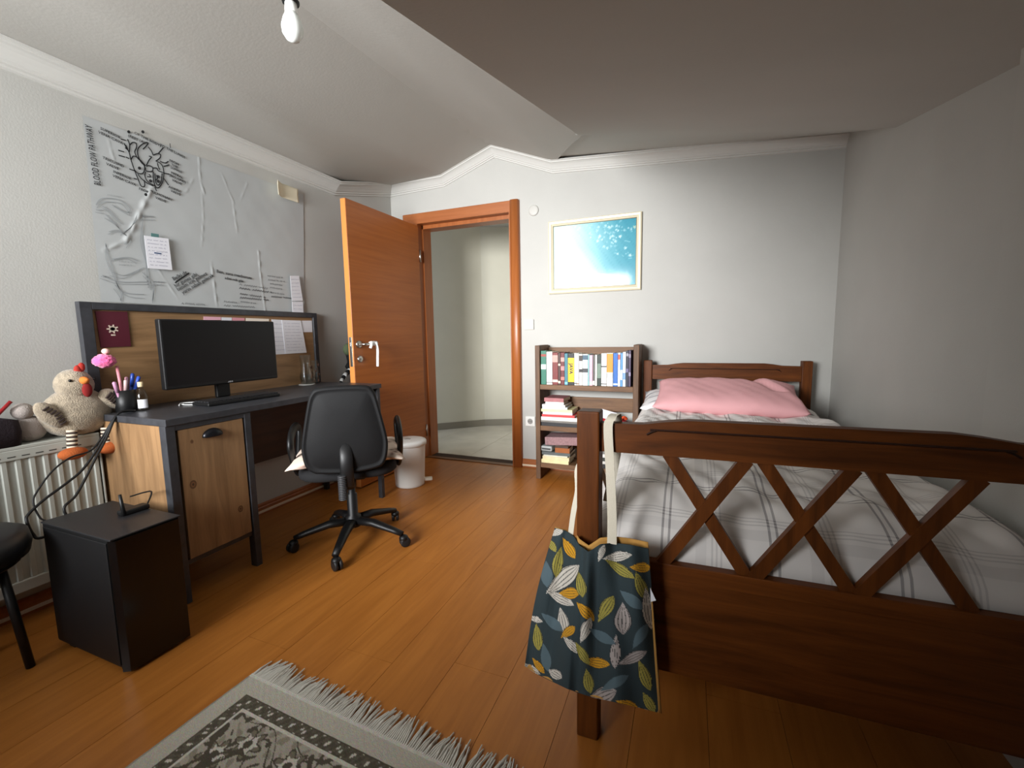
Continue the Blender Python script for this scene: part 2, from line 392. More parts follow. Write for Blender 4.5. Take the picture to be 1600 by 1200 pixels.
# door
d = thing('door_1', (-1.7, YB, 0), kind='structure')
bm = BM()
YF = YB-.022
for x0, x1 in ((OX0-.14, OX0), (OX1, OX1+.083)):
    addbox(bm, (x0, YF, 0), (x1, YB+.005, OZ+.085), .006)
tobj('door_casing', bm, doorv_m, d)
tobj('head_casing', box((OX0-.14, YF-.002, OZ), (OX1+.05, YB+.005, OZ+.086), .006), base_m, d)
bm = BM()
tube(bm, [(OX1+.045, YF, 0), (OX1+.045, YF, OZ+.0865)], .036, 16, flat=(1, .45))
tobj('casing_moulding', bm, doorv_m, d, smooth=True)
bm = BM()
addbox(bm, (OX0-.012, YF, 0), (OX0, YB+.17, OZ+.012)); addbox(bm, (OX1, YF, 0), (OX1+.012, YB+.17, OZ+.012)); addbox(bm, (OX0, YF, OZ), (OX1, YB+.17, OZ+.012))
addbox(bm, (OX0, YB+.05, 0), (OX0+.012, YB+.17, OZ)); addbox(bm, (OX1-.012, YB+.05, 0), (OX1, YB+.17, OZ)); addbox(bm, (OX0, YB+.05, OZ-.03), (OX1, YB+.17, OZ))
tobj('jamb', bm, doorv_m, d)
tobj('threshold_strip', box((OX0, YB-.02, 0), (OX1, YB+.03, .006), .002), mat('threshold', (120, 80, 45), .5), d)
LX1, LX0, LY0, LY1 = -2.135, -2.178, 2.395, 3.243
leaf = tobj('door_leaf', box((LX0, LY0, .012), (LX1, LY1, 1.995), .003), door_m, d)
tobj('lit_edge', box((LX0+.002, LY0-.0015, .014), (LX1-.002, LY0+.001, 1.993)), mat('door_edge_lit', (206, 132, 66), .45), leaf)  # free edge painted lighter than the leaf, standing in for light on it
hp = on(0, LX1, 560, 538)
bm = BM(); lathe(bm, [(.026, 0), (.026, .008), (.02, .012), (.012, .014)], (0, 0, 0), 24)
bmesh.ops.transform(bm, matrix=Matrix.Translation(hp) @ Matrix.Rotation(math.pi/2, 4, 'Y'), verts=bm.verts)
tobj('handle_rosette', bm, metal_m, leaf, smooth=True)
bm = BM(); tube(bm, crom([hp+Vector((.005, 0, 0)), hp+Vector((.045, .004, 0)), hp+Vector((.055, .02, 0)), hp+Vector((.055, .06, .002)), hp+Vector((.052, .125, .004))]), .009, 10)
tobj('handle_lever', bm, metal_m, leaf, smooth=True)
kp = on(0, LX1, 562, 561)
bm = BM(); lathe(bm, [(.024, 0), (.024, .008), (.018, .011)], (0, 0, 0), 24)
bmesh.ops.transform(bm, matrix=Matrix.Translation(kp) @ Matrix.Rotation(math.pi/2, 4, 'Y'), verts=bm.verts)
tobj('keyhole_rosette', bm, metal_m, leaf, smooth=True)
tobj('keyhole', box((LX1+.0105, kp.y-.003, kp.z-.009), (LX1+.0118, kp.y+.003, kp.z+.009), .001), blk_m, leaf)
bm = BM(); addbox(bm, (LX0+.01, LY0-.003, kp.z-.05), (LX1-.01, LY0-.001, hp.z+.05), .0005)
tobj('lock_plate', bm, metal_m, leaf)
tobj('latch_bolt', box((LX0+.015, LY0-.010, hp.z-.012), (LX1-.015, LY0-.003, hp.z+.012), .001), metal_m, leaf)
for z in (.25, 1.75):
    bm = BM(); tube(bm, [(LX1+.006, LY1+.004, z-.05), (LX1+.006, LY1+.004, z+.05)], .007, 10); tobj('hinge', bm, metal_m, leaf, smooth=True)

# ------------------------------------------------------------------ desk
dk = thing('desk', (-2.14, 1.69, 0), 'long slate-grey desk with rustic oak cabinet door and framed back board', 'desk')
DX0, DX1, DY0, DY1, DZ = -2.40, -1.868, 1.045, 2.335, .77
tobj('desktop', box((DX0, DY0, DZ-.028), (DX1, DY1, DZ), .002), slate_m, dk)
bm = BM()
addbox(bm, (DX0+.02, DY0+.004, .06), (DX1-.045, DY0+.022, DZ-.03)); tobj('side_panel', bm, oak_z, dk)
tobj('side_panel', box((DX0+.02, 1.378, .16), (DX1-.03, 1.394, DZ-.03)), darkp_m, dk)
tobj('cabinet_floor', box((DX0+.02, DY0+.02, .155), (DX1-.02, 1.385, .175)), slate_m, dk)
tobj('cabinet_back', box((DX0+.02, DY0+.02, .16), (DX0+.03, 1.385, DZ-.03)), darkp_m, dk)
for y0, y1 in ((DY0, DY0+.035), (1.373, 1.403)):
    tobj('leg', box((DX1-.045, y0, 0), (DX1-.006, y1, DZ-.028), .002), slate_m, dk)
    tobj('leg', box((DX0+.01, y0, 0), (DX0+.045, y1, DZ-.028), .002), slate_m, dk)
tobj('top_rail', box((DX1-.045, DY0+.035, DZ-.05), (DX1-.008, 1.373, DZ-.028)), slate_m, dk)
cdoor = tobj('cabinet_door', box((DX1-.03, DY0+.046, .178), (DX1-.010, 1.366, DZ-.052), .002), oak_z, dk)
for px_k, py_k, rk in ((302, 757, .014), (376, 795, .012), (300, 690, .006)):
    kc = on(0, DX1-.0095, px_k, py_k)
    for r0, m_k in ((rk, mat('knot_rim', (96, 68, 44), .6)), (rk*.62, mat('knot_heart', (120, 84, 54), .6)), (rk*.3, mat('knot_core', (70, 48, 32), .6))):
        bm = BM(); prism(bm, [(DX1-.0102, kc.y+r0*math.cos(a*.35)*1.0, kc.z+r0*1.3*math.sin(a*.35)) for a in range(18)], (.0004+.0003*(rk-r0)/rk, 0, 0)); tobj('knot', bm, m_k, cdoor)
# cup handle
hc_ = on(0, DX1-.008, 332, 675)
bm = BM(); ball(bm, (0, 0, 0), 1, 4)
for v in bm.verts: v.co = Vector((DX1-.010+max(0, v.co.x)*.024, hc_.y+v.co.y*.043, hc_.z-.014+max(-.08, v.co.z)*.032))
bmesh.ops.remove_doubles(bm, verts=bm.verts, dist=1e-5)
tobj('cup_handle', bm, mat('black_iron', (28, 28, 32), .3, metal=.6), cdoor, smooth=True)
tobj('back_panel', box((DX0+.02, 1.40, .34), (DX0+.036, DY1-.02, DZ-.03)), darkp_m, dk)
for xl in (DX0+.01, DX1-.04): tobj('leg', box((xl, DY1-.034, 0), (xl+.03, DY1-.006, DZ-.028), .002), slate_m, dk)
tobj('end_rail', box((DX0+.04, DY1-.03, DZ-.07), (DX1-.04, DY1-.01, DZ-.028)), slate_m, dk)
# back board with frame
BX0, BX1 = -2.416, -2.392
tobj('back_board', box((BX0, DY0+.03, DZ), (BX1-.006, DY1-.01, 1.235)), oak_y, dk)
for lo, hi in (((DY0+.012, DZ), (DY0+.055, 1.245)), ((DY1-.032, DZ), (DY1, 1.245)), ((DY0+.055, 1.213), (DY1-.032, 1.245))):
    tobj('board_frame', box((BX0, lo[0], lo[1]), (BX1+.008, hi[0], hi[1]), .002), slate_m, dk)
BF = BX1-.006     # face of the board
# monitor
MX = -2.18
mn = thing('monitor', (MX-.06, 1.525, DZ), 'wide black flat computer monitor standing on the desk', 'monitor')
y0, y1 = on(0, MX, 248, 498).y, on(0, MX, 428, 503).y; z0, z1 = on(0, MX, 261, 610).z, on(0, MX, 248, 498).z
tobj('housing', box((MX-.035, y0, z0), (MX, y1, z1), .006), blk_m, mn)
tobj('screen', box((MX-.001, y0+.008, z0+.018), (MX+.0012, y1-.008, z1-.008)), mat('dark_screen', (9, 9, 10), .32, spec=.4), mn)
tobj('brand_lettering', text_into(BM(), 'ASUS', .011, MA((MX+.001, (y0+y1)/2+.01, z0+.009))), mat('silver_print', (170, 170, 172), .4), mn)
tobj('stand_neck', box((MX-.06, 1.49, DZ+.012), (MX-.035, 1.56, z0+.12), .006), blk_m, mn)
bm = BM(); loft(bm, [[(MX-.05+a, 1.525+b, DZ+z) for a, b in rrect(.16*s, .24*s, .05*s)] for z, s in ((0, 1), (.006, 1), (.012, .9))])
tobj('stand_base', bm, blkg_m, mn)
# keyboard
kb = thing('keyboard', (-2.115, 1.51, DZ), 'black low computer keyboard in front of the monitor', 'keyboard')
M = Matrix.Translation((-2.082, 1.505, DZ)) @ Matrix.Rotation(math.radians(-2), 4, 'Z')
tobj('keyboard_body', box((-.062, -.185, .001), (.062, .185, .016), .004, M), blk_m, kb)
bm = BM()
for r_ in range(5):
    for c in range(17):
        addbox(bm, (-.052+r_*.0215, -.178+c*.0212, .016), (-.052+r_*.0215+.018, -.178+c*.0212+.0178, .0225), 0, M)
tobj('keys', bm, mat('key_plastic', (30, 30, 32), .5), kb, kind='stuff')
bm = BM()
tube(bm, crom([(-2.19, 1.40, DZ+.004), (-2.24, 1.36, DZ+.004), (-2.20, 1.31, DZ+.005), (-2.15, 1.33, DZ+.004), (-2.17, 1.38, DZ+.006), (-2.23, 1.33, DZ+.008), (-2.19, 1.29, DZ+.004)]), .003, 6)
tobj('earphone_cable', bm, mat('grey_cable', (190, 190, 188), .5), label='pale coiled cable lying on the desk beside the keyboard', cat='cable', smooth=True)

# things pinned to the back board
def boardquad(pxs, x): return [on(0, x, *p) for p in pxs]
def sheet(name, q, m, label=None, cat=None, parent=None, nrm=(1, 0, 0), th=.0012, group=None):
    return tobj(name, prism(BM(), q, Vector(nrm)*th), m, parent, label=label, cat=cat, group=group)
pp = thing('passport', on(0, BF, 176, 541), 'maroon passport booklet with pale emblem pinned to the board', 'passport')
tobj('cover', prism(BM(), boardquad([(148, 486), (198, 487), (204, 541), (157, 543)], BF+.001), (.004, 0, 0)), mat('maroon_cover', (84, 26, 40), .6), pp)
bm = BM(); c = on(0, BF+.0062, 176, 514)
for k in range(14):
    a = 2*math.pi*k/14; r0 = .014+.008*(k % 2)
    stroke(bm, [c, c+Vector((0, math.cos(a)*r0, math.sin(a)*r0*.9))], .006, (1, 0, 0))
addbox(bm, (c.x-.001, c.y-.008, c.z-.03), (c.x, c.y+.008, c.z-.024))
tobj('emblem', bm, mat('gold_print', (222, 204, 186), .5), pp)
def scribble(bm, a, b, w, amp, n, nrm, gap=.22, seed=0):
    rnd = random.Random(seed); a, b = Vector(a), Vector(b); t = b-a; L = t.length; t.normalize(); u = Vector(nrm).cross(t)
    k = 0; pts = []
    step = L/n
    for i in range(n+1):
        if rnd.random() < gap and len(pts) > 2:
            stroke(bm, pts, w, nrm); pts = []; continue
        pts.append(a+t*(i*step)+u*(amp*(1 if i % 2 else -1)*rnd.uniform(.4, 1)))
    if len(pts) > 1: stroke(bm, pts, w, nrm)
    return bm
def note(name, pxs, x, label, cat, lines, m=paper_m, ink=None, seed=1, plane=0):
    q = boardquad(pxs, x); o = thing(name, (q[2]+q[3])/2, label, cat)
    tobj('sheet', prism(BM(), q, (.0012, 0, 0)), m, o)
    if lines:
        bm = BM()
        for k in range(lines):
            t = (k+1)/(lines+1); a = q[0].lerp(q[3], t); b = q[1].lerp(q[2], t)
            e = .1+.1*((k*37) % 5)/5
            scribble(bm, a.lerp(b, .1)+Vector((.0016, 0, 0)), a.lerp(b, 1-e)+Vector((.0016, 0, 0)), .0014, .003, 22, (1, 0, 0), seed=seed*31+k)
        tobj('handwriting', bm, ink or mat('blue_grey_ink', (130, 132, 160), .8), o, kind='stuff')
    return o
note('paper_note', [(424, 499), (442, 500), (447, 553), (430, 554)], BF+.001, 'narrow white handwritten sheet pinned right beside the monitor', 'paper', 7, seed=3)
note('paper_note', [(440, 500), (470, 501), (479, 551), (446, 553)], BF+.0035, 'wide white handwritten sheet hanging beside the glass', 'paper', 10, seed=4)
note('paper_note', [(471, 501), (487, 501), (488, 519), (473, 519)], BF+.001, 'small blank white card in the corner of the board', 'paper', 0)
note('paper_note', [(318, 494.5), (345, 495.5), (345, 500), (318, 500)], BF+.001, 'pink sticky note peeking over the monitor', 'sticky note', 0, m=mat('pink_paper', (232, 176, 190), .8))
note('paper_note', [(346, 495.8), (362, 496.2), (362, 501), (346, 501)], BF+.001, 'white sticky note between two pink ones above the monitor', 'sticky note', 0)
note('paper_note', [(363, 496.2), (382, 497), (382, 501), (363, 501)], BF+.001, 'dusty pink sticky note above the middle of the monitor', 'sticky note', 0, m=mat('dusty_pink_paper', (216, 150, 160), .8))
note('paper_note', [(384, 497), (420, 498.4), (420, 502), (384, 502)], BF+.001, 'long cream sticky strip above the monitor edge', 'sticky note', 0, m=mat('cream_paper', (234, 222, 208), .8))

# pen cup with pens
cup = Vector((-2.27, 1.125, DZ))
pc = thing('pen_cup', cup, 'black cylindrical pen cup at the desk corner', 'pen cup')
bm = BM(); lathe(bm, [(.034, 0), (.037, .004), (.038, .095), (.035, .095), (.033, .01)], cup, 24); tobj('cup', bm, blk_m, pc, smooth=True)
def pen(name, base, top, r, c, label, cap=None):
    o = thing(name, base, label, 'pen'); b, t = Vector(base), Vector(top); dd = (t-b)
    bm = BM(); tube(bm, [b, b+dd*.1, b+dd*.62], r, 10, rs=[r*.3, r, r]); tobj('barrel', bm, mat('pen_'+name+str(c), c, .4), o, smooth=True)
    bm = BM(); tube(bm, [b+dd*.62, b+dd*.97, t], r, 10, rs=[r*1.15, r*1.15, r*.6]); tobj('cap', bm, mat('pencap_'+name+str(cap or c), cap or c, .35), o, smooth=True)
for i, (dx, dy, tx, ty, tz, c, cc, lb) in enumerate([
    (.0, .012, .01, .032, .165, (40, 70, 150), (30, 60, 140), 'dark blue thick pen in the cup'),
    (.012, .0, .02, .05, .15, (60, 90, 170), (50, 80, 175), 'light blue pen leaning right in the cup'),
    (.01, -.01, .028, -.005, .14, (214, 196, 190), (200, 170, 170), 'pale beige marker in the cup'),
    (-.012, .01, -.01, .018, .15, (196, 160, 170), (206, 150, 165), 'dusty rose marker in the cup'),
    (.006, -.015, .022, -.045, .135, (160, 110, 140), (190, 140, 170), 'mauve pen leaning left in the cup')]):
    pen('pen', cup+Vector((dx, dy, .012)), cup+Vector((tx, ty, tz)), .0062, c, lb, cc)
fp = thing('pompom_pen', cup+Vector((0, -.005, .012)), 'pink fluffy pompom pen with a pale bird head in the cup', 'pen')
bm = BM(); tube(bm, [cup+Vector((0, -.005, .012)), cup+Vector((.006, -.02, .20))], .006, 8); tobj('barrel', bm, mat('rose_barrel', (205, 130, 140), .5), fp, smooth=True)
fc = on(0, -2.26, 163, 564)
bm = BM(); ball(bm, fc, .036, 4, (.9, 1.05, .74))
for v in bm.verts: v.co += (v.co-fc).normalized()*random.uniform(-.002, .004)
tobj('pompom', bm, mat('hot_pink_fluff', (246, 100, 160), .95, bump=.8, bscale=300, sheen=.6), fp, smooth=True)
bm = BM(); ball(bm, on(0, -2.26, 165, 549), .0135, 3, (1, 1, .9)); tobj('bird_head', bm, mat('pale_pink', (240, 190, 180), .8), fp, smooth=True)
bt = thing('small_bottle', (-2.25, 1.18, DZ), 'small clear glass bottle with a white label and pale cap beside the pen cup', 'bottle')
bl = Vector((-2.235, 1.168, DZ))
clear_m = thin_glass('clear_glass', 1.45, .08, (.93, .95, .94, 1))
bm = BM(); lathe(bm, [(.022, 0), (.023, .004), (.023, .065), (.019, .08), (.009, .095), (.009, .105)], bl, 20); tobj('glass_body', bm, clear_m, bt, smooth=True)
bm = BM(); lathe(bm, [(.010, .104), (.0105, .107), (.0105, .124), (.009, .126)], bl, 16); tobj('cap', bm, mat('cream_cap', (224, 200, 160), .5), bt, smooth=True)
bm = BM(); grid(bm, lambda u, v: bl+Vector((.0236*math.cos(-1.2+u*1.6), .0236*math.sin(-1.2+u*1.6), .012+v*.038)), 10, 1); tobj('label_sticker', bm, paper_m, bt, smooth=True)
# glasses on coaster
gl = on(2, DZ, 481, 600); gl = Vector((-2.335, on(0, -2.335, 479, 590).y, DZ))
tobj('coaster', lathe(BM(), [(.048, 0), (.05, .001), (.05, .004), (.048, .005)], gl), mat('clear_coaster', (200, 200, 196), .2), label='round pale coaster under the drinking glass', cat='coaster')
g = thing('drinking_glass', gl+Vector((0, 0, .005)), 'bulbous clear drinking glass on the coaster, below the wide sheet', 'glass')
gp = [(.026, 0), (.034, .004), (.041, .03), (.041, .055), (.034, .085), (.031, .12), (.035, .19)]
bm = BM(); lathe(bm, gp+[(r-.0025, z) for r, z in gp[::-1][:-1]]+[(.02, .006)], gl+Vector((0, 0, .005)), 28); tobj('bowl', bm, clear_m, g, smooth=True)
bm = BM(); lathe(bm, [(.022, .008), (.036, .03), (.037, .05), (.035, .062)], gl+Vector((0, 0, .005)), 28); tobj('water', bm, thin_glass('water', 1.33, .03, (.92, .94, .94, 1)), g, smooth=True)
g2 = thing('patterned_glass', (-2.34, gl.y+.085, DZ), 'narrow patterned glass standing behind the drinking glass', 'glass')
p2 = Vector((-2.345, gl.y+.085, DZ))
bm = BM(); gp = [(.024, 0), (.026, .01), (.022, .05), (.027, .155)]
lathe(bm, gp+[(r-.002, z) for r, z in gp[::-1][:-1]]+[(.018, .012)], p2, 20); tobj('glass_wall', bm, clear_m, g2, smooth=True)
bm = BM()
for k in range(9):
    a = k*2.4; z = .02+.013*k; r_ = .027
    ball(bm, p2+Vector((math.cos(a)*.024, math.sin(a)*.024, z)), .006, 1, (1, 1, 1.8))
tobj('printed_pattern', bm, mat('brown_print', (96, 62, 52), .6), g2, smooth=True, kind='stuff')

# ------------------------------------------------------------------ drawing film on the left wall
XF = XA+.003
film = thing('wall_drawing', on(0, XA, 310, 480), 'large grey drawing film with a heart diagram and handwriting stuck above the desk', 'wall drawing')
fq = [on(0, XF, *p) for p in [(129, 180), (474, 304), (476, 489), (158, 471)]]
creases = [([(238, 292), (222, 325), (205, 362), (196, 376)], 4.2, .012), ([(196, 376), (180, 384), (162, 391)], 3, .008), ([(311, 232), (312, 262), (314, 285), (319, 302)], 1.6, .006), ([(316, 300), (318, 340), (315, 385)], 1.2, .004),
           ([(302, 280), (291, 299), (285, 302)], 1.4, .004), ([(346, 270), (358, 300), (366, 318)], 1.3, .004), ([(387, 286), (376, 312)], 1.3, .004), ([(364, 316), (371, 364)], 1.5, .005), ([(330, 410), (339, 478)], 1.8, .006),
           ([(404, 393), (406, 420), (415, 489)], 2.0, .007), ([(248, 422), (279, 468)], 1.3, .004), ([(169, 218), (178, 250)], 1.5, .004), ([(200, 198), (202, 225)], 1, .003), ([(222, 196), (222, 225)], 1, .003)]
cw = [([on(0, XF, *p) for p in L_], w*.0021, h*.55) for L_, w, h in creases]
def segd(p, a, b):
    ab = b-a; t = max(0, min(1, (p-a).dot(ab)/ab.dot(ab))); return (p-(a+ab*t)).length
def filmpt(u, v):
    p = fq[0].lerp(fq[1], u).lerp(fq[3].lerp(fq[2], u), v); h = 0
    for L_, w, hh in cw:
        dm = min(segd(p, a, b) for a, b in zip(L_, L_[1:]))
        if dm < 3*w: h = max(h, hh*math.exp(-(dm/w)**2)*(.65+.35*math.sin(p.z*90+p.y*40)))
    return p+Vector((h+.0008*rug_cloth_noise(p.y*2, p.z*2), 0, 0))
bm = BM(); grid(bm, filmpt, 200, 130)
fo = tobj('film_sheet', bm, mat('matte_film', (180, 183, 183), .42, var=.01, vscale=2, spec=.5), film, smooth=True)
for f in fo.data.polygons: pass
XI = XF+.0035
def c2(x, y): return on(0, XI, 130+x/7.5, 180+y/7.5)
def c3(x, y): return on(0, XI, 140+x/6.667, 300+y/6.667)
heart = [[(480, 330), (505, 380), (540, 440), (560, 520), (600, 640), (640, 740), (680, 830), (720, 830), (715, 760)], [(520, 280), (545, 350), (540, 430)], [(545, 350), (580, 320), (620, 330), (625, 380), (605, 430), (635, 500), (700, 560), (730, 590)],
         [(640, 460), (640, 400), (680, 350), (740, 320), (760, 330), (740, 360), (700, 400)], [(760, 370), (800, 420), (820, 470)], [(640, 460), (670, 540), (730, 600)], [(560, 520), (590, 480), (640, 500), (700, 560), (720, 620), (700, 680), (640, 680), (600, 640)],
         [(820, 470), (870, 450), (905, 460), (900, 500), (850, 540)], [(770, 480), (800, 490), (770, 530), (740, 590)], [(880, 450), (940, 380)], [(740, 600), (770, 590), (810, 610), (815, 650), (780, 660), (735, 650), (730, 610)],
         [(820, 620), (860, 620), (880, 650), (930, 670)], [(860, 545), (900, 560), (935, 610), (945, 690), (930, 780), (890, 845), (850, 840), (825, 760), (820, 660)], [(840, 680), (850, 780), (880, 820), (915, 770), (925, 680)],
         [(730, 660), (725, 720), (760, 780), (840, 830)], [(640, 690), (680, 740), (740, 790), (820, 830)], [(870, 560), (880, 600), (900, 640)], [(490, 380), (520, 400), (500, 350)], [(500, 490), (540, 510)], [(540, 630), (600, 650)], [(590, 740), (630, 750)], [(940, 680), (1010, 690)], [(945, 740), (1000, 820)], [(840, 840), (860, 890)], [(900, 540), (960, 560), (1000, 540)], [(940, 600), (980, 590), (1010, 580)], [(410, 410), (480, 430)], [(415, 470), (490, 490)], [(440, 280), (500, 295)], [(860, 700), (870, 740), (850, 760)], [(770, 690), (790, 720), (750, 720)]]
bm = BM()
for L_ in heart: stroke(bm, crom([c2(*p) for p in L_]), .0048, (1, 0, 0))
for cx, cy in ((660, 620), (790, 770), (880, 720), (880, 775), (735, 930), (535, 195), (700, 195)):
    stroke(bm, [c2(cx+11*math.cos(a), cy+11*math.sin(a)) for a in [k*.7 for k in range(10)]], .006, (1, 0, 0))
tobj('heart_diagram', bm, ink_m, film, kind='stuff')
bm = BM()
text_into(bm, 'BLOOD FLOW PATHWAY', .034, MA(on(0, XI, 146, 243), 92) @ Matrix.Diagonal((.62, 1.0, 1, 1)))
def lab(s, cx, cy, ang=-10, size=.0165): text_into(bm, s, size, MA(c2(cx, cy), ang))
for s, cx, cy in (('SUPERIOR', 320, 210), ('VENA CAVA', 325, 265), ('TRICUSPID', 355, 550), ('VALVE', 345, 600), ('INFERIOR', 460, 705), ('VENA CAVA', 485, 765), ('FROM', 1065, 555), ('THE', 1070, 595), ('LUNGS', 1090, 640), ('MITRAL', 1100, 705), ('(BICUSPID)', 1105, 745), ('VALVE', 1100, 785), ('AORTIC', 1075, 870), ('VALVE', 1085, 910), ('PULMONARY', 920, 945), ('VALVE', 910, 990), ('TO THE LUNGS', 1050, 425), ('(REST', 585, 265), ('OF THE BODY)', 760, 285), ('FROM', 715, 885), ('(A)', 690, 310)):
    lab(s, cx, cy)
text_into(bm, '1', .03, MA(c2(1020, 360), 0))
tobj('handwritten_names', bm, ink_m, film, kind='stuff')
# handwriting along the lower edge
bm = BM()
for k, (s, x, y) in enumerate((('Belki de', 940, 870), ('hic kimse', 955, 900), ('bir gunes gibi', 1005, 915), ('benim icin gelmez', 1070, 930), ('yarin sabah gelecek', 1130, 955))):
    if k != 1: text_into(bm, s, .026, MA(c3(x, y), 33))
stroke(bm, crom([c3(890+i*9, 945-i*6.2+(6 if i % 2 else -6)) for i in range(17)], 3), .006, (1, 0, 0))
text_into(bm, 'Ben, sana mecburum', .025, MA(on(0, XI, 367, 429.5), -4)); text_into(bm, 'adini mih gibi', .021, MA(on(0, XI, 366, 437), -4))
tobj('slanted_writing', bm, ink_m, film, kind='stuff')
bm = BM()
for k, (a, b) in enumerate([((374, 444), (420, 451)), ((374, 450), (425, 457)), ((375, 459), (418, 465)), ((375, 465), (420, 469)), ((418, 431), (442, 434)), ((419, 437), (445, 440)), ((422, 443), (441, 446)), ((422, 449), (441, 452)), ((422, 457), (444, 460)), ((424, 463), (456, 466)), ((350, 471), (370, 473)), ((376, 471), (400, 474)), ((350, 477), (398, 480)), ((284, 474), (320, 476))]):
    scribble(bm, on(0, XI, *a), on(0, XI, *b), .0045 if 1 <= k <= 3 or k == 9 else .0028, .006, 26, (1, 0, 0), gap=.15, seed=k+50)
tobj('small_writing', bm, mat('soft_ink', (84, 84, 86), .8), film, kind='stuff')
bm = BM()
rnd = random.Random(5)
faint = [[(150, 320), (160, 310), (185, 312), (203, 325), (198, 332), (175, 320)], [(160, 322), (172, 330), (190, 350)], [(165, 335), (180, 350), (190, 362)], [(165, 380), (170, 400), (178, 425), (190, 455), (225, 460)], [(224, 335), (222, 370), (228, 410), (232, 450)],
         [(175, 405), (200, 402), (215, 408)], [(160, 430), (185, 440), (230, 440)], [(170, 362), (185, 360), (200, 372), (195, 382)], [(175, 425), (195, 430), (225, 418)], [(180, 445), (190, 460), (188, 470)], [(150, 328), (160, 328)], [(222, 338), (240, 338)], [(240, 440), (256, 441)], [(222, 425), (240, 445), (238, 470)], [(190, 365), (205, 355), (215, 335)]]
for L_ in faint:
    stroke(bm, crom([on(0, XI, *p) for p in L_]), .0035, (1, 0, 0))
    stroke(bm, crom([on(0, XI, p[0]+rnd.uniform(-4, 4), p[1]+rnd.uniform(2, 6)) for p in L_]), .0025, (1, 0, 0))
for k, (a, b) in enumerate([((168, 304), (190, 308)), ((186, 408), (208, 410)), ((186, 413), (206, 415)), ((158, 432), (170, 433)), ((240, 440), (258, 441)), ((240, 445), (256, 446)), ((225, 338), (240, 339))]):
    scribble(bm, on(0, XI, *a), on(0, XI, *b), .002, .004, 18, (1, 0, 0), seed=k)
tobj('faint_sketch', bm, gink_m, film, kind='stuff')
XN = XA+.016
o = note('paper_note', [(225, 368), (263, 373), (269, 422), (231, 419)], XN, 'white note sheet taped with green tape over the drawing film', 'paper', 8, seed=9)
q = boardquad([(236, 364), (248, 366), (248, 371), (236, 369.5)], XN+.0015)
tobj('tape', prism(BM(), q, (.001, 0, 0)), mat('teal_tape', (84, 124, 122), .5), o)
tobj('marked_line', prism(BM(), boardquad([(241, 394), (252, 395.5), (252, 397.5), (241, 396)], XN+.0015), (.001, 0, 0)), mat('blue_marker', (80, 96, 130), .7), o)
note('paper_note', [(453, 431), (467, 431), (473, 470), (456, 470)], XN, 'tall narrow translucent note at the right edge of the drawing film', 'paper', 6, seed=12)
note('paper_note', [(456, 471.5), (473, 471.5), (474, 489), (457, 488)], XN, 'small white note just above the desk board corner', 'paper', 2, seed=13)
# curled cream card
cq = thing('cream_card', on(0, XA, 450, 315), 'cream paper card with a curled side stuck under the cornice', 'card')
q0, q1 = on(0, XA+.03, 428, 282), on(0, XA+.03, 467, 317)
def card(u, v):
    y = q0.y+(q1.y-q0.y)*u; z = q0.z+(q1.z-q0.z)*v
    return Vector((XA+.026+.03*max(0, .28-u)/.28+.006*abs(v-.5), y, z))
bm = BM(); grid(bm, card, 16, 6); oc = tobj('curled_sheet', bm, mat('cream_card', (238, 230, 204), .7), cq, smooth=True); oc.modifiers.new('s', 'SOLIDIFY').thickness = .002

# plush behind the door leaf
pl = thing('hanging_plush', (XA+.05, 2.60, .80), 'small green-headed plush with striped tail hanging behind the door edge', 'plush toy')
def behind(x, y): return on(0, XA+.06, x, y)
bm = BM(); ball(bm, behind(544, 546), .042, 3, (.8, 1, 1.1)); tobj('head', bm, mat('olive_plush', (84, 96, 70), .9, bump=.5), pl, smooth=True)
bm = BM(); tube(bm, crom([behind(546, 552), behind(549, 566), behind(545, 575)]), .03, 10); tobj('body', bm, blkf_m, pl, smooth=True)
pts = crom([behind(548, 578), behind(541, 584), behind(535, 592), behind(532, 599)], 4)
for k in range(6):
    bm = BM(); tube(bm, pts[k*2:k*2+3], .02-.0018*k, 10); tobj('tail_band', bm, mat('plush_white', (226, 226, 224), .9) if k % 2 == 0 else blkf_m, pl, smooth=True)

# ------------------------------------------------------------------ radiator and what lies on it
rd = thing('radiator', (XA+.07, .25, 0), 'white ribbed panel radiator under the plush hen', 'radiator')
RX0, RX1, RY0, RY1, RZ0, RZ1 = XA+.03, -2.30, -.75, 1.035, .14, .695
rad_m = mat('radiator_enamel', (186, 188, 180), .45)
bm = BM(); n = 46; prof_ = []
for i in range(n+1):
    y = RY0+.02+(RY1-RY0-.04)*i/n
    prof_ += [(RX1-.010, y-.010), (RX1-.004, y-.006), (RX1-.004, y+.006), (RX1-.010, y+.010)]
bm = BM(); loft(bm, [[(x, y, z) for x, y in prof_]+[(RX1-.03, RY1-.01, z), (RX1-.03, RY0+.01, z)] for z in (RZ0+.04, RZ1-.05)])
tobj('ribbed_panel', bm, rad_m, rd)
bm = BM(); addbox(bm, (RX1-.02, RY0, RZ1-.052), (RX1, RY1, RZ1-.012), .004); addbox(bm, (RX1-.02, RY0, RZ0), (RX1, RY1, RZ0+.045), .004)
tobj('header', bm, rad_m, rd)
tobj('top_grille', box((RX0, RY0, RZ1-.014), (RX1, RY1, RZ1), .003), rad_m, rd)
for y in (RY0, RY1-.006): tobj('end_panel', box((RX0, y, RZ0), (RX1-.003, y+.006, RZ1-.013), .001), rad_m, rd)
tobj('rear_panel', box((RX0, RY0+.01, RZ0), (RX0+.015, RY1-.01, RZ1-.02)), rad_m, rd)
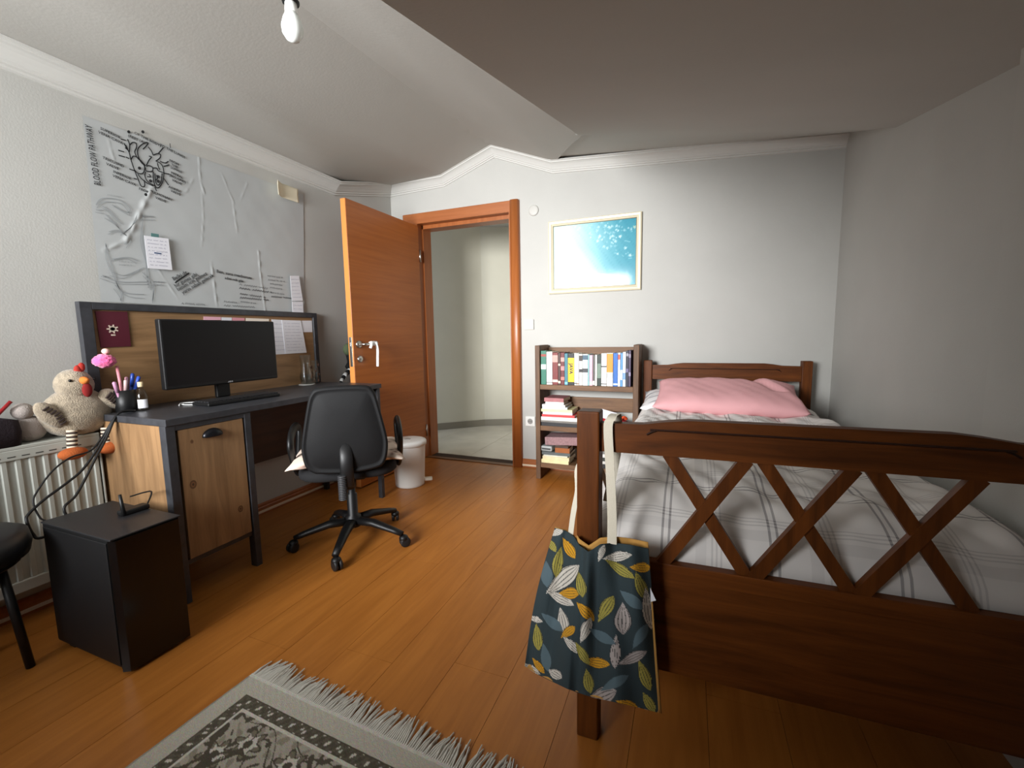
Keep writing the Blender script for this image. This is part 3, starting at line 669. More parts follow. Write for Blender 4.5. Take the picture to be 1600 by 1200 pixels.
for k in range(30):
    y = RY1-.075-k*.038
    tobj('vent_slot', box((RX1-.0005, y-.011, RZ1-.040), (RX1+.0005, y+.011, RZ1-.036)), mat('slot_shadow', (70, 70, 66), .8), rd)
for y in (-.55, .9):
    tobj('bracket', box((XA+.001, y, .3), (RX0+.004, y+.03, .6)), rad_m, rd)
bm = BM(); tube(bm, [(RX0+.05, RY1-.06, RZ0+.02), (RX0+.05, RY1-.06, .0)], .009, 10); tobj('pipe', bm, white_m, rd, smooth=True)

# plush hen
hx = -2.335
hen = thing('plush_hen', (hx, .99, RZ1), 'beige plush hen with striped legs and orange feet sitting on the radiator', 'plush toy')
fur = mat('beige_fleece', (160, 146, 126), .95, var=.1, vscale=60, bump=.9, bscale=220, sheen=.4)
bm = BM(); bc = Vector((hx, .985, RZ1+.095))
rings = []
for k in range(15):
    t = math.pi*k/14; zz = -math.cos(t)
    r_ = math.sin(t)**.75*(.118 if zz < .1 else .118*(1-.25*(zz-.1)))+.001
    rings.append([bc+Vector((r_*.62*math.cos(a), r_*math.sin(a), zz*.097)) for a in [2*math.pi*i/28 for i in range(28)]])
loft(bm, rings)
ball(bm, Vector((hx+.005, .985, RZ1+.205)), .066, 3, (.85, .95, 1.0))
for v in bm.verts: v.co += Vector((random.uniform(-1, 1), random.uniform(-1, 1), random.uniform(-1, 1)))*.0016
tobj('body', bm, fur, hen, smooth=True)
bm = BM()
hd = Vector((hx+.005, .985, RZ1+.205))
for dy, dz in ((.008, .062), (.022, .072), (.012, .05)): ball(bm, hd+Vector((.02, dy, dz)), .015, 2, (.6, .8, 1.3))
tobj('comb', bm, mat('red_felt', (170, 50, 40), .9), hen, smooth=True)
bm = BM(); lathe(bm, [(.018, 0), (.013, .012), (.004, .026)], (0, 0, 0), 12)
bmesh.ops.transform(bm, matrix=Matrix.Translation(hd+Vector((.05, .012, .018))) @ Matrix.Rotation(math.radians(80), 4, 'Y'), verts=bm.verts); tobj('beak', bm, mat('orange_felt', (206, 120, 50), .9), hen, smooth=True)
bm = BM(); ball(bm, hd+Vector((.055, .016, -.02)), .021, 3, (.5, .8, 1.4)); tobj('wattle', bm, mat('dark_red_felt', (130, 28, 26), .9), hen, smooth=True)
for dy in (-.03, .048):
    bm = BM(); ball(bm, hd+Vector((.047, dy, .022)), .006, 2); tobj('eye', bm, blkg_m, hen, smooth=True)
for s, yy, ang in ((-1, .885, 35), (1, 1.09, -40)):
    M = Matrix.Translation((hx+.045, yy, RZ1+(.10 if s < 0 else .135))) @ Matrix.Rotation(math.radians(ang), 4, 'X')
    bm = BM(); ball(bm, (0, 0, 0), .06, 3, (.35, .55 if s < 0 else .95, 1.05 if s < 0 else .62)); bmesh.ops.transform(bm, matrix=M, verts=bm.verts); wg = tobj('wing', bm, fur, hen, smooth=True)
    bm = BM()
    for k in range(7):
        M2 = M @ Matrix.Translation((.0175, (-.03+.01*k) if s > 0 else (.012-.003*abs(k-3)), (-.006+.002*abs(k-3)) if s > 0 else -.045+.013*k))
        addbox(bm, (-.006, -.0025 if s > 0 else -.011, -.016 if s > 0 else -.003), (.006, .0025 if s > 0 else .011, .016 if s > 0 else .003), .001, M2)
    tobj('wing_stripes', bm, mat('dark_brown_felt', (58, 46, 42), .9), wg)
for lx, ly, fz, kx in ((112, 690, 715, -.0), (165, 680, 700, 0)):
    top = on(0, RX1+.02, lx, 672 if lx < 130 else 668); bot = on(0, RX1+.025, lx+1, 700 if lx < 130 else 692)
    lg = thing('x', (0, 0, 0)); bpy.data.objects.remove(lg)
    prev = None
    for k in range(9):
        a = top.lerp(bot, k/9); b = top.lerp(bot, (k+1)/9)
        bm = BM(); tube(bm, [a, b], .0165, 12)
        if k == 0:
            prev = tobj('leg', bm, mat('cream_knit', (222, 208, 186), .9), hen, smooth=True)
        else: tobj('leg_stripe', bm, mat('cream_knit', (222, 208, 186), .9) if k % 2 == 0 else mat('brown_knit', (66, 54, 48), .9), prev, smooth=True)
    bm = BM(); ball(bm, bot+Vector((.012, -.005 if lx < 130 else .005, -.02)), .04, 3, (.8, 1.15, .62)); tobj('foot', bm, mat('orange_fleece', (180, 92, 42), .95, bump=.6, bscale=250), hen, smooth=True)

# dark basket with bits at the frame edge, on the radiator
bk = thing('fabric_basket', (-2.345, .68, RZ1), 'dark maroon-black soft fabric basket on the radiator', 'basket')
bm = BM(); rings = []
for z, s in ((0, 1), (.05, 1.04), (.10, 1.0), (.10, .93), (.02, .9)):
    rings.append([(-2.35+a*s, .685+b*s, RZ1+z+.012*math.sin(b*30)*(z > .05)) for a, b in rrect(.10, .25, .03)])
loft(bm, rings); tobj('soft_wall', bm, mat('maroon_black_cloth', (34, 24, 30), .95, bump=.5), bk, smooth=True)
bm = BM(); tube(bm, [(-2.36, .72, RZ1+.06), (-2.33, .80, RZ1+.165)], .006, 8); tobj('red_stick', bm, mat('red_lacquer', (150, 30, 34), .4), label='thin dark red stick poking out of the fabric basket', cat='stick', smooth=True)
bm = BM(); tube(bm, [(-2.35, .70, RZ1+.06), (-2.345, .765, RZ1+.155)], .008, 8, rs=[.007, .01]); tobj('makeup_brush', bm, mat('brown_handle', (70, 50, 46), .5), label='brown brush standing in the fabric basket behind the orange cloth', cat='brush', smooth=True)
bm = BM(); grid(bm, lambda u, v: Vector((-2.335+.02*math.sin(u*5), .69+.07*u, RZ1+.09+.045*v+.012*math.sin(u*9+v*3)*(1-v)+.02*u)), 14, 8)
oo = tobj('orange_cloth', bm, mat('orange_cloth', (214, 120, 56), .9), label='crumpled orange cloth sticking out of the fabric basket', cat='cloth', smooth=True); oo.modifiers.new('s', 'SOLIDIFY').thickness = .003
bm = BM(); ball(bm, (-2.36, .85, RZ1+.05), .05, 3, (.7, 1.05, 1.0)); ball(bm, (-2.355, .835, RZ1+.12), .032, 3)
for v in bm.verts: v.co.z = max(v.co.z, RZ1+.001)
tobj('grey_plush', bm, mat('grey_fleece', (168, 158, 152), .95, bump=.8, bscale=200), label='grey fleece bundle squeezed between basket and plush hen', cat='plush toy', smooth=True)

# ------------------------------------------------------------------ computer tower, antenna, cables, stool
pcx0, pcx1, pcy0, pcy1, pch = -2.06, -1.648, .735, .942, .455
pt = thing('computer_tower', ((pcx0+pcx1)/2, (pcy0+pcy1)/2, 0), 'black computer tower standing on the floor beside the desk cabinet', 'computer')
tobj('case', box((pcx0, pcy0+.004, .02), (pcx1-.02, pcy1, pch), .003), mat('case_steel', (14, 14, 15), .5), pt)
tobj('side_panel', box((pcx0+.01, pcy0, .03), (pcx1-.03, pcy0+.005, pch-.01), .002), mat('case_side', (11, 11, 13), .55), pt)
bm = BM(); prism(bm, [(pcx1-.02, pcy0, .012), (pcx1, pcy0+.012, .012), (pcx1+.002, (pcy0+pcy1)/2, .012), (pcx1, pcy1-.012, .012), (pcx1-.02, pcy1, .012)], (0, 0, pch-.014)); tobj('front_panel', bm, blkg_m, pt)
tobj('top_cover', box((pcx0, pcy0, pch), (pcx1-.004, pcy1, pch+.006), .002), mat('case_top', (34, 34, 36), .4), pt)
for x in (pcx0+.04, pcx1-.06):
    for y in (pcy0+.015, pcy1-.045): tobj('foot', box((x, y, 0), (x+.035, y+.03, .021), .003), blk_m, pt)
an = thing('wifi_antenna', (-1.78, .83, pch+.006), 'small black antenna with a stick on a base atop the computer tower', 'antenna')
ap = fl(200, 800, pch+.012)
tobj('antenna_base', box((ap.x-.02, ap.y-.025, pch+.006), (ap.x+.02, ap.y+.06, pch+.024), .005), blk_m, an)
bm = BM(); b0 = fl(194, 806, pch+.024); t0 = on(0, b0.x-.01, 187, 773); tube(bm, [b0, b0.lerp(t0, .5), t0], .006, 8, rs=[.008, .006, .005]); tobj('antenna_rod', bm, blk_m, an, smooth=True)
bm = BM(); tube(bm, crom([Vector((ap.x, ap.y+.06, pch+.016)), Vector((ap.x-.04, ap.y+.10, pch+.045)), Vector((ap.x-.10, ap.y+.11, pch+.035)), Vector((ap.x-.18, ap.y+.10, pch+.011))]), .003, 6); tobj('antenna_lead', bm, blk_m, an, smooth=True)
cab_m = mat('black_cable', (18, 18, 19), .5)
for lb, r_, xs, P_ in (('thin black cable looping widest in front of the radiator', .0032, (-2.21, -2.12), [(188, 628), (160, 682), (142, 704), (110, 715), (82, 736), (58, 768), (52, 785), (60, 805), (72, 814)]),
                   ('thick black cable dipping behind the computer tower edge', .0048, (-2.20, -2.10), [(190, 628), (165, 680), (150, 705), (128, 735), (100, 758), (70, 780), (45, 803), (42, 815), (52, 835), (66, 840)]),
                   ('black cable dropping straight to the tower top', .0045, (-2.19, -2.09), [(193, 629), (166, 685), (150, 715), (135, 745), (118, 775), (100, 795)])):
    bm = BM(); n = len(P_)
    pts = [Vector((-2.20, 1.12, DZ+.006)), Vector((-2.19, 1.055, DZ+.008))]+[on(0, xs[0]+(xs[1]-xs[0])*k/(n-1), *p) for k, p in enumerate(P_)][1:]+[Vector((-2.085, .83+.02*(n % 3), .40)), Vector((-2.072, .85+.02*(n % 3), .33))]
    tube(bm, crom(pts, 5), r_, 8); tobj('cable', bm, cab_m, label=lb, cat='cable', smooth=True)
st = thing('stool', (-2.13, .55, 0), 'black padded stool at the radiator beside the computer tower', 'stool')
sc_ = Vector((-2.11, .535, 0))
bm = BM(); lathe(bm, [(.15, .375), (.176, .385), (.184, .42), (.178, .455), (.15, .47), (.08, .476), (.01, .477)], sc_, 32); tobj('seat_pad', bm, mat('black_vinyl', (32, 32, 34), .45), st, smooth=True)
bm = BM(); lathe(bm, [(.15, .36), (.155, .365), (.155, .377), (.15, .38)], sc_, 32); tobj('seat_ring', bm, blk_m, st)
for k in range(4):
    a = math.radians(48+90*k); bm = BM(); tube(bm, [sc_+Vector((.115*math.cos(a), .115*math.sin(a), .37)), sc_+Vector((.15*math.cos(a), .15*math.sin(a), 0))], .012, 10); tobj('leg', bm, blk_m, st, smooth=True)

# ------------------------------------------------------------------ office chair
CF = math.radians(40)       # facing: rotate local +y (front) to the desk
ch = thing('office_chair', (-1.622, 1.745, 0), 'black swivel office chair turned with its back to the bed', 'chair', rz=CF)
aL = lambda deg: math.radians(deg)-CF
for k in range(5):
    a = aL(7+72*k); dx, dy = math.cos(a), math.sin(a)
    bm = BM(); tube(bm, [(dx*.03, dy*.03, .115), (dx*.12, dy*.12, .112), (dx*.24, dy*.24, .082), (dx*.285, dy*.285, .068)], .02, 10, rs=[.03, .026, .02, .017], flat=(1, .75)); sp = tobj('base_spoke', bm, blk_m, ch, world=False, smooth=True)
    b = a+.8; ex, ey = math.cos(b), math.sin(b); px_, py_ = -ey, ex
    bm = BM()
    for s in (-1, 1):
        c = Vector((dx*.285+ex*.012+px_*.012*s, dy*.285+ey*.012+py_*.012*s, .026))
        M = Matrix.Translation(c) @ Matrix(((px_, ex, 0, 0), (py_, ey, 0, 0), (0, 0, 1, 0), (0, 0, 0, 1))) @ Matrix.Rotation(math.pi/2, 4, 'Y')
        t = BM(); lathe(t, [(.018, -.008), (.025, -.006), (.026, 0), (.025, .006), (.018, .008)], (0, 0, 0), 20)
        bmesh.ops.transform(t, matrix=M, verts=t.verts); tmp = bpy.data.meshes.new('t'); t.to_mesh(tmp); t.free(); bm.from_mesh(tmp); bpy.data.meshes.remove(tmp)
    tobj('caster', bm, mat('caster_nylon', (30, 30, 31), .5), sp, world=False, smooth=True)
    bm = BM(); ball(bm, Vector((dx*.285+ex*.006, dy*.285+ey*.006, .045)), .024, 2, (1, 1, .8)); tobj('caster_hood', bm, blk_m, sp, world=False, smooth=True)
bm = BM(); lathe(bm, [(.038, .085), (.042, .09), (.04, .14), (.026, .15), (.026, .26), (.018, .265), (.018, .37)], (0, 0, 0), 20); tobj('gas_column', bm, blk_m, ch, world=False, smooth=True)
tobj('mechanism', box((-.075, -.12, .365), (.075, .12, .395), .008), blk_m, ch, world=False)
bm = BM(); loft(bm, [[(a*s, b*s+.02, z) for a, b in rrect(.46, .46, .12, 7)] for z, s in ((.393, .86), (.398, .95), (.41, 1.0), (.432, 1.0), (.446, .95), (.45, .86))]); tobj('seat', bm, blkf_m, ch, world=False, smooth=True)
# backrest shell
def bout(s, dz=0):
    pts = []
    o_ = [(-.16, .0), (-.205, .03), (-.222, .10), (-.215, .17), (-.175, .33), (-.155, .375), (-.12, .395), (0, .40), (.12, .395), (.155, .375), (.175, .33), (.215, .17), (.222, .10), (.205, .03), (.16, .0), (0, -.012)]
    o2 = crom([Vector((a, b, 0)) for a, b in o_+[o_[0]]], 4)[:-1]
    return [(p.x*s*.84, (p.y-.19)*(1-(1-s)*1.1)+.19) for p in o2]
bz, by = .46, -.262
def bring(s, dpt): return [(x, by-dpt-.05*(z-.0)+.10*(x*x)*2.2, bz+z) for x, z in bout(s)]
bm = BM(); loft(bm, [bring(.90, -.055), bring(.97, -.045), bring(1.0, -.02), bring(1.0, .0), bring(.965, .013), bring(.93, .013), bring(.90, .006), bring(.86, .010), bring(.5, .018), bring(.1, .02)])
tobj('backrest', bm, mat('shell_plastic', (19, 19, 20), .65, bump=.25, bscale=400, spec=.25), ch, world=False, smooth=True)
bm = BM(); tube(bm, [(0, -.10, .378), (0, -.24, .372), (0, -.285, .40), (0, -.29, .50), (0, -.275, .60)], .03, 12, flat=(1, .4)); tobj('back_bracket', bm, blk_m, ch, world=False, smooth=True)
bm = BM(); n = 14
for k in range(n):
    lathe(bm, [(.017, 0), (.021, .004), (.017, .008)], (-.022, -.292, .335+k*.0082), 12)
tobj('bellows', bm, mat('bellows_rubber', (52, 52, 54), .5), ch, world=False, smooth=True)
for s in (-1, 1):
    bm = BM(); tube(bm, crom([(s*.17, .05, .39), (s*.24, .05, .395), (s*.25, .05, .44), (s*.25, .13, .58), (s*.25, .10, .62), (s*.25, -.02, .63), (s*.25, -.12, .60), (s*.25, -.13, .54), (s*.25, -.02, .43), (s*.24, -.0, .40)]), .018, 10, flat=(1.25, .8)); tobj('armrest', bm, blk_m, ch, world=False, smooth=True)
bm = BM(); tube(bm, [(.06, .0, .38), (.20, .0, .375)], .005, 8); ball(bm, (.21, 0, .375), .012, 2, (1.6, 1, .6)); tobj('lever', bm, blk_m, ch, world=False, smooth=True)
def pillow(bm, w, h, t, n=26, corner=.06, pw_=.55):
    for side in (1, -1):
        def f(u, v):
            a, b = u*2-1, v*2-1
            k = max(0, (1-a**4))*max(0, (1-b**4))
            ex = 1-corner*(1-abs(b)**2)*abs(a)**3; ey = 1-corner*(1-abs(a)**2)*abs(b)**3
            return Vector((a*w/2*ex, b*h/2*ey, side*t/2*k**pw_))
        grid(bm, f, n, n)
    bmesh.ops.remove_doubles(bm, verts=bm.verts, dist=1e-5); bmesh.ops.recalc_face_normals(bm, faces=bm.faces)
    return bm
cu = thing('seat_cushion', (-1.622, 1.745, .45), 'cream seat cushion with brown floral print on the office chair', 'cushion', rz=CF)
bm = pillow(BM(), .54, .45, .07)
for v in bm.verts:
    v.co.z += .036+.006*rug_cloth_noise(v.co.x*3, v.co.y*3)-.05*(max(0, abs(v.co.x)-.22))*4
    v.co.z = max(.002, v.co.z) if abs(v.co.x) < .2 and abs(v.co.y) < .2 else v.co.z
    v.co.y += .012
cu_o = tobj('cushion_pad', bm, vcol('floral_cotton', .9), cu, world=False, smooth=True)
def cc(i, v):
    k = math.sin(v.co.x*63+2*math.sin(v.co.y*40))*math.sin(v.co.y*71+math.sin(v.co.x*55))
    return rgb(112, 84, 74) if k > .72 else (rgb(196, 164, 150) if k > .55 else rgb(224, 206, 190))
setcol(cu_o, cc)

# ------------------------------------------------------------------ waste bin
bp_ = Vector((-1.865, 2.60, 0))
bn = thing('pedal_bin', bp_, 'white round pedal bin with lid in front of the door leaf', 'bin')
bm = BM(); lathe(bm, [(.098, .0), (.103, .004), (.104, .02), (.118, .29), (.119, .298)], bp_, 36); tobj('bucket', bm, white_m, bn, smooth=True)
bm = BM(); lathe(bm, [(.119, .297), (.127, .30), (.128, .322), (.122, .332), (.10, .338), (.02, .34)], bp_, 36); tobj('lid', bm, white_m, bn, smooth=True)
bm = BM(); lathe(bm, [(.022, .339), (.024, .341), (.018, .343), (.004, .343)], bp_+Vector((.0, -.01, 0)), 20); tobj('lid_knob', bm, mat('grey_button', (166, 160, 154), .5), bn, smooth=True)
dd = Vector((.82, .55, 0)).normalized(); M = Matrix.Translation(bp_+dd*.125+Vector((0, 0, .03))) @ Matrix.Rotation(math.atan2(dd.y, dd.x), 4, 'Z')
tobj('pedal', box((-.03, -.022, -.008), (.035, .022, .012), .005, M), mat('cream_pedal', (232, 224, 208), .4), bn)

# strip tied on the door handle
tp = hp+Vector((.056, .085, .004))
sm = mat('white_fabric', (234, 236, 234), .85, bump=.3)
ts = thing('tied_strap', tp-Vector((0, 0, .16)), 'white fabric strap knotted around the door handle lever', 'strap')
bm = BM(); tube(bm, [tp+Vector((0, k*.011-.035, 0)) for k in range(8)], .016, 12, rs=[.012, .016, .018, .015, .018, .015, .017, .012]); tobj('knot', bm, sm, ts, smooth=True)
bm = BM(); tube(bm, crom([tp+Vector((.014, .012, .008)), tp+Vector((.022, .018, -.04)), tp+Vector((.016, .022, -.10)), tp+Vector((.012, .022, -.165))]), .011, 8, flat=(1, .4)); tobj('loose_end', bm, sm, ts, smooth=True)
bm = BM(); tube(bm, crom([tp+Vector((.012, -.03, .004)), tp+Vector((.02, -.045, -.015)), tp+Vector((.016, -.05, -.032))]), .010, 8, flat=(1, .5)); tobj('loose_end', bm, sm, ts, smooth=True)

# ------------------------------------------------------------------ far wall fittings
pf = thing('framed_picture', on(1, YB, 929, 456), 'teal blossom picture in a narrow cream frame on the far wall', 'picture')
PX0, PX1 = on(1, YB-.02, 857, 400).x, on(1, YB-.02, 1002, 400).x; PZ0, PZ1 = 1.377, 1.908
bm = BM()
fr = .034
prf = [(0, 0), (0, .018), (.008, .024), (.020, .022), (.026, .016), (fr, .012), (fr, 0)]
cs = [(PX0, PZ0, 1, 1), (PX1, PZ0, -1, 1), (PX1, PZ1, -1, -1), (PX0, PZ1, 1, -1), (PX0, PZ0, 1, 1)]
loft(bm, [[(x+sx*a, YB-.001-b, z+sz*a) for a, b in prf] for x, z, sx, sz in cs], cap=False)
tobj('frame', bm, mat('cream_gilt', (226, 216, 188), .35, metal=.15), pf)
bm = BM()
for e in (.0005, fr+.0005):
    for lo, hi in (((PX0+e, PZ0+e), (PX1-e, PZ0+e+.004)), ((PX0+e, PZ1-e-.004), (PX1-e, PZ1-e)), ((PX0+e, PZ0+e), (PX0+e+.004, PZ1-e)), ((PX1-e-.004, PZ0+e), (PX1-e, PZ1-e))):
        addbox(bm, (lo[0], YB-.0145 if e > .01 else YB-.0185, lo[1]), (hi[0], YB-.002, hi[1]))
tobj('frame_lines', bm, mat('dark_gilt', (104, 92, 62), .4, metal=.3), pf)
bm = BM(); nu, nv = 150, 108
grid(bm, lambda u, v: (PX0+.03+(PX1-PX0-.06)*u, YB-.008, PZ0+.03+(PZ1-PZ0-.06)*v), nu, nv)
cv = tobj('print', bm, vcol('print_with_reflection', .55), pf)
rnd = random.Random(11); blos = []
for cx, cy, n_, sp_ in ((.45, .9, 14, .12), (.62, .86, 16, .1), (.8, .83, 8, .05), (.76, .72, 9, .05), (.56, .74, 9, .06), (.95, .84, 4, .03), (.92, .45, 5, .04), (.62, .12, 10, .12), (.85, .5, 4, .05), (.7, .62, 6, .06)):
    for k in range(n_): blos.append((cx+rnd.gauss(0, sp_)*.8, cy+rnd.gauss(0, sp_)*.6, rnd.uniform(.012, .026), rnd.uniform(.3, .85)))
def lerp3(a, b, t): return tuple(x+(y-x)*t for x, y in zip(a, b))
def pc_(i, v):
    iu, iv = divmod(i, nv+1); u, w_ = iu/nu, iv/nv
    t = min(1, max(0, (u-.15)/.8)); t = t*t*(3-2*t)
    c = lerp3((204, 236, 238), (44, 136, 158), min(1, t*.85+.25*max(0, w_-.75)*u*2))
    c = lerp3(c, (226, 246, 246), max(0, 1-((u-.25)/.4)**2-((w_-.25)/.4)**2)*.55)  # window reflection painted into the print's pale left side and lower-left patch
    c = lerp3(c, (30, 110, 130), .12*(rug_cloth_noise(u*9, w_*11) > .35)*u)
    for bx, bz_, r_, k in blos:
        d2_ = ((u-bx)**2*1.7+(w_-bz_)**2)**.5
        a = math.atan2(w_-bz_, u-bx); rr = r_*(.75+.35*math.cos(5*a+bx*40))
        if d2_ < rr: c = lerp3(c, (222, 240, 244) if bx < .94 else (232, 226, 190), k*(1-.4*d2_/rr))
    for x0, z0_, x1, z1_ in ((.45, .95, .95, .62), (.62, .9, .78, .5), (.8, .95, .74, .72), (.75, .5, .95, .40)):
        L2 = (x1-x0)**2+(z1_-z0_)**2; tt = max(0, min(1, ((u-x0)*(x1-x0)+(w_-z0_)*(z1_-z0_))/L2))
        if abs(u-x0-(x1-x0)*tt)+abs(w_-z0_-(z1_-z0_)*tt-.02*math.sin(tt*7)) < .006: c = lerp3(c, (190, 226, 230), .5)
    return rgb(*c)
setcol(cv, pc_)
gm = thin_glass('picture_glass', 1.3, .10)
bm = BM(); grid(bm, lambda u, v: (PX0+.028+(PX1-PX0-.056)*u, YB-.011, PZ0+.028+(PZ1-PZ0-.056)*v), 1, 1)
for f in bm.faces: f.normal_flip() if f.normal.y > 0 else None
tobj('glazing', bm, gm, pf)
c = on(1, YB, 834, 329)
bm = BM(); lathe(bm, [(.038, 0), (.04, .003), (.038, .008), (.03, .010), (.004, .011)], (0, 0, 0), 32); bmesh.ops.transform(bm, matrix=Matrix.Translation(c) @ Matrix.Rotation(math.pi/2, 4, 'X'), verts=bm.verts)
tobj('round_cover', bm, mat('cover_white', (192, 190, 184), .5), label='round white cover plate on the wall above the light switch', cat='wall plate', smooth=True)
c = on(1, YB, 827, 507)
sw = thing('light_switch', c-Vector((0, 0, .04)), 'white square rocker light switch beside the door casing', 'switch')
tobj('plate', box((c.x-.04, YB-.014, c.z-.04), (c.x+.04, YB, c.z+.04), .004), mat('switch_plate', (206, 204, 196), .4), sw)
tobj('rocker', box((c.x-.026, YB-.020, c.z-.026), (c.x+.026, YB-.012, c.z+.026), .003), white_m, sw)
c = on(1, YB, 829, 658)
so = thing('wall_socket', c-Vector((0, 0, .04)), 'white round-inset wall socket next to the bookshelf', 'socket')
tobj('plate', box((c.x-.04, YB-.010, c.z-.04), (c.x+.04, YB, c.z+.04), .004), white_m, so)
bm = BM(); lathe(bm, [(.02, .0), (.022, .0015), (.021, .003), (.019, .003)], (0, 0, 0), 24); bmesh.ops.transform(bm, matrix=Matrix.Translation((c.x, YB-.010, c.z)) @ Matrix.Rotation(math.pi/2, 4, 'X'), verts=bm.verts)
tobj('inset', bm, mat('socket_grey', (150, 148, 144), .5), so)
for s in (-1, 1):
    tobj('contact_hole', box((c.x+s*.009-.003, YB-.0138, c.z-.003), (c.x+s*.009+.003, YB-.0128, c.z+.003)), blk_m, so)

# ------------------------------------------------------------------ bookshelf
SY0, SY1 = 3.02, 3.245
bs = thing('bookshelf', (-.67, 3.13, 0), 'low brown wooden bookshelf with three shelves beside the headboard', 'bookshelf')
SX0, SX1 = -1.036, -.305
for x0, x1 in ((SX0, SX0+.036), (SX1-.036, SX1)): tobj('side_board', box((x0, SY0, 0), (x1, SY1, .995), .003), shelfz_m, bs)
SZ = (.675, .37, .09)
for z in SZ: tobj('shelf', box((SX0+.036, SY0+.004, z), (SX1-.036, SY1-.018, z+.036), .002), shelf_m, bs)
for z0_, z1_ in ((.87, .975), (.50, .60), (.20, .28)): tobj('back_slat', box((SX0+.036, SY1-.018, z0_), (SX1-.036, SY1-.002, z1_), .002), shelf_m, bs)
def bx_(c): return SX0+.040+(c-102)*(.640/720)
pgm = mat('book_pages', (232, 224, 204), .9)
def cover_mat(c): return mat('cover_%d_%d_%d' % c, c, .5, var=.04, vscale=40)
def upright(c0, c1, h, col, label, bands=(), title=None, tcol=(240, 240, 236), dep=.15):
    x0, x1 = bx_(c0)+.0005, bx_(c1)-.0005; z0_ = SZ[0]+.036; z1_ = z0_+h
    b = thing('book', ((x0+x1)/2, SY0+.02+dep/2, z0_), label, 'book', 'upright books on the top shelf')
    bm = BM(); t = min(.0018, (x1-x0)*.16); fy = SY0+.02
    addbox(bm, (x0, fy, z0_), (x0+t, fy+dep, z1_)); addbox(bm, (x1-t, fy, z0_), (x1, fy+dep, z1_))
    tube(bm, [((x0+x1)/2, fy+.003, z0_), ((x0+x1)/2, fy+.003, z1_)], 1, 12, flat=((x1-x0)/2, .0045)) if False else addbox(bm, (x0, fy-.002, z0_), (x1, fy+.003, z1_), min(.0015, t*.6))
    tobj('cover', bm, cover_mat(col), b)
    tobj('pages', box((x0+t, fy+.003, z0_+.003), (x1-t, fy+dep-.004, z1_-.003)), pgm, b)
    for a, e, bc_ in bands:
        tobj('spine_band', box((x0+.0003, fy-.0026, z0_+h*a), (x1-.0003, fy-.0018, z0_+h*e)), cover_mat(bc_), b)
    if title:
        tobj('spine_title', text_into(BM(), title, .034, MB_(((x0+x1)/2, fy-.0032, z0_+h*.52), -90), bold=.0012), cover_mat(tcol), b)
    return b
B = [(102, 147, .245, (44, 112, 92), 'green hardback at the left end of the top shelf row', [(.83, .90, (150, 60, 50)), (.45, .60, (190, 214, 200))], None),
     (149, 199, .238, (236, 236, 230), 'thick plain white book next to the green hardback', [(.04, .09, (150, 150, 150))], None),
     (200, 246, .232, (118, 40, 38), 'thick dark red book with pale triangle near its foot', [(.70, .92, (190, 150, 140)), (.08, .16, (220, 190, 180))], None),
     (247, 268, .230, (70, 40, 34), 'thin brown book with cream dots on its spine', [(.05, .12, (220, 205, 180)), (.6, .66, (220, 205, 180))], None),
     (269, 300, .232, (104, 34, 36), 'maroon book with pink patches on its spine', [(.45, .58, (206, 130, 130)), (.15, .25, (206, 120, 110)), (.72, .85, (200, 150, 140))], None),
     (301, 328, .226, (58, 120, 134), 'teal book left of the yellow programming manual', [(.02, .1, (120, 180, 200))], None),
     (329, 380, .226, (30, 30, 30), 'black and yellow JAVA manual on the top shelf', [(.10, .86, (246, 196, 20))], 'JAVA', (30, 30, 30)),
     (381, 400, .228, (232, 232, 226), 'cream-white book right of the yellow manual', [(.03, .08, (120, 120, 120))], None),
     (401, 418, .226, (226, 226, 222), 'slim white book with grey foot mark', [(.03, .07, (150, 120, 100))], None),
     (419, 446, .222, (214, 208, 200), 'pale book with a dark broken column on its spine', [(.78, .95, (60, 50, 46)), (.42, .52, (40, 40, 40))], None),
     (448, 490, .220, (228, 236, 240), 'wide pale blue-white book with a black square on the spine', [(.82, .97, (60, 90, 110)), (.42, .55, (60, 60, 64))], None),
     (491, 501, .218, (140, 190, 190), 'very thin pale teal booklet in the row', [], None),
     (502, 527, .214, (226, 176, 196), 'pink book in the middle of the top shelf row', [(.03, .14, (240, 214, 220))], None),
     (528, 545, .216, (90, 84, 82), 'thin grey-black book beside the pink one', [(.03, .16, (236, 226, 214))], None),
     (546, 562, .216, (236, 234, 224), 'narrow cream book beside the black-green one', [], None),
     (563, 593, .216, (30, 44, 36), 'black-green book with pale lettering strip', [(.25, .72, (110, 130, 116))], None),
     (595, 636, .226, (238, 238, 234), 'thick white book left of the orange one', [(.58, .62, (60, 60, 60)), (.05, .08, (90, 90, 90))], None),
     (638, 685, .228, (238, 236, 232), 'white book with a big orange top on its spine', [(.42, .985, (244, 146, 42)), (.25, .4, (196, 196, 196))], None),
     (687, 721, .228, (44, 104, 184), 'bright blue book right of the orange-topped one', [(.04, .09, (200, 214, 236))], None),
     (722, 740, .230, (232, 234, 236), 'slim white book between two blue ones', [(.8, .95, (200, 90, 70))], None),
     (741, 758, .228, (92, 150, 206), 'slim light blue book in the top row', [(.2, .5, (220, 230, 240))], None),
     (759, 781, .236, (234, 238, 240), 'white book left of the dark pair at the row end', [(.2, .4, (120, 160, 200))], None),
     (783, 801, .244, (40, 40, 58), 'dark navy book near the right end of the row', [(.85, .93, (150, 150, 160)), (.4, .5, (110, 100, 140))], None),
     (802, 819, .246, (70, 58, 84), 'dark purple book at the right end of the row', [(.3, .4, (150, 140, 170)), (.8, .9, (140, 130, 150))], None)]
for b in B: upright(b[0], b[1], b[2], b[3], b[4], b[5], b[6], b[7] if len(b) > 7 else (236, 232, 220))
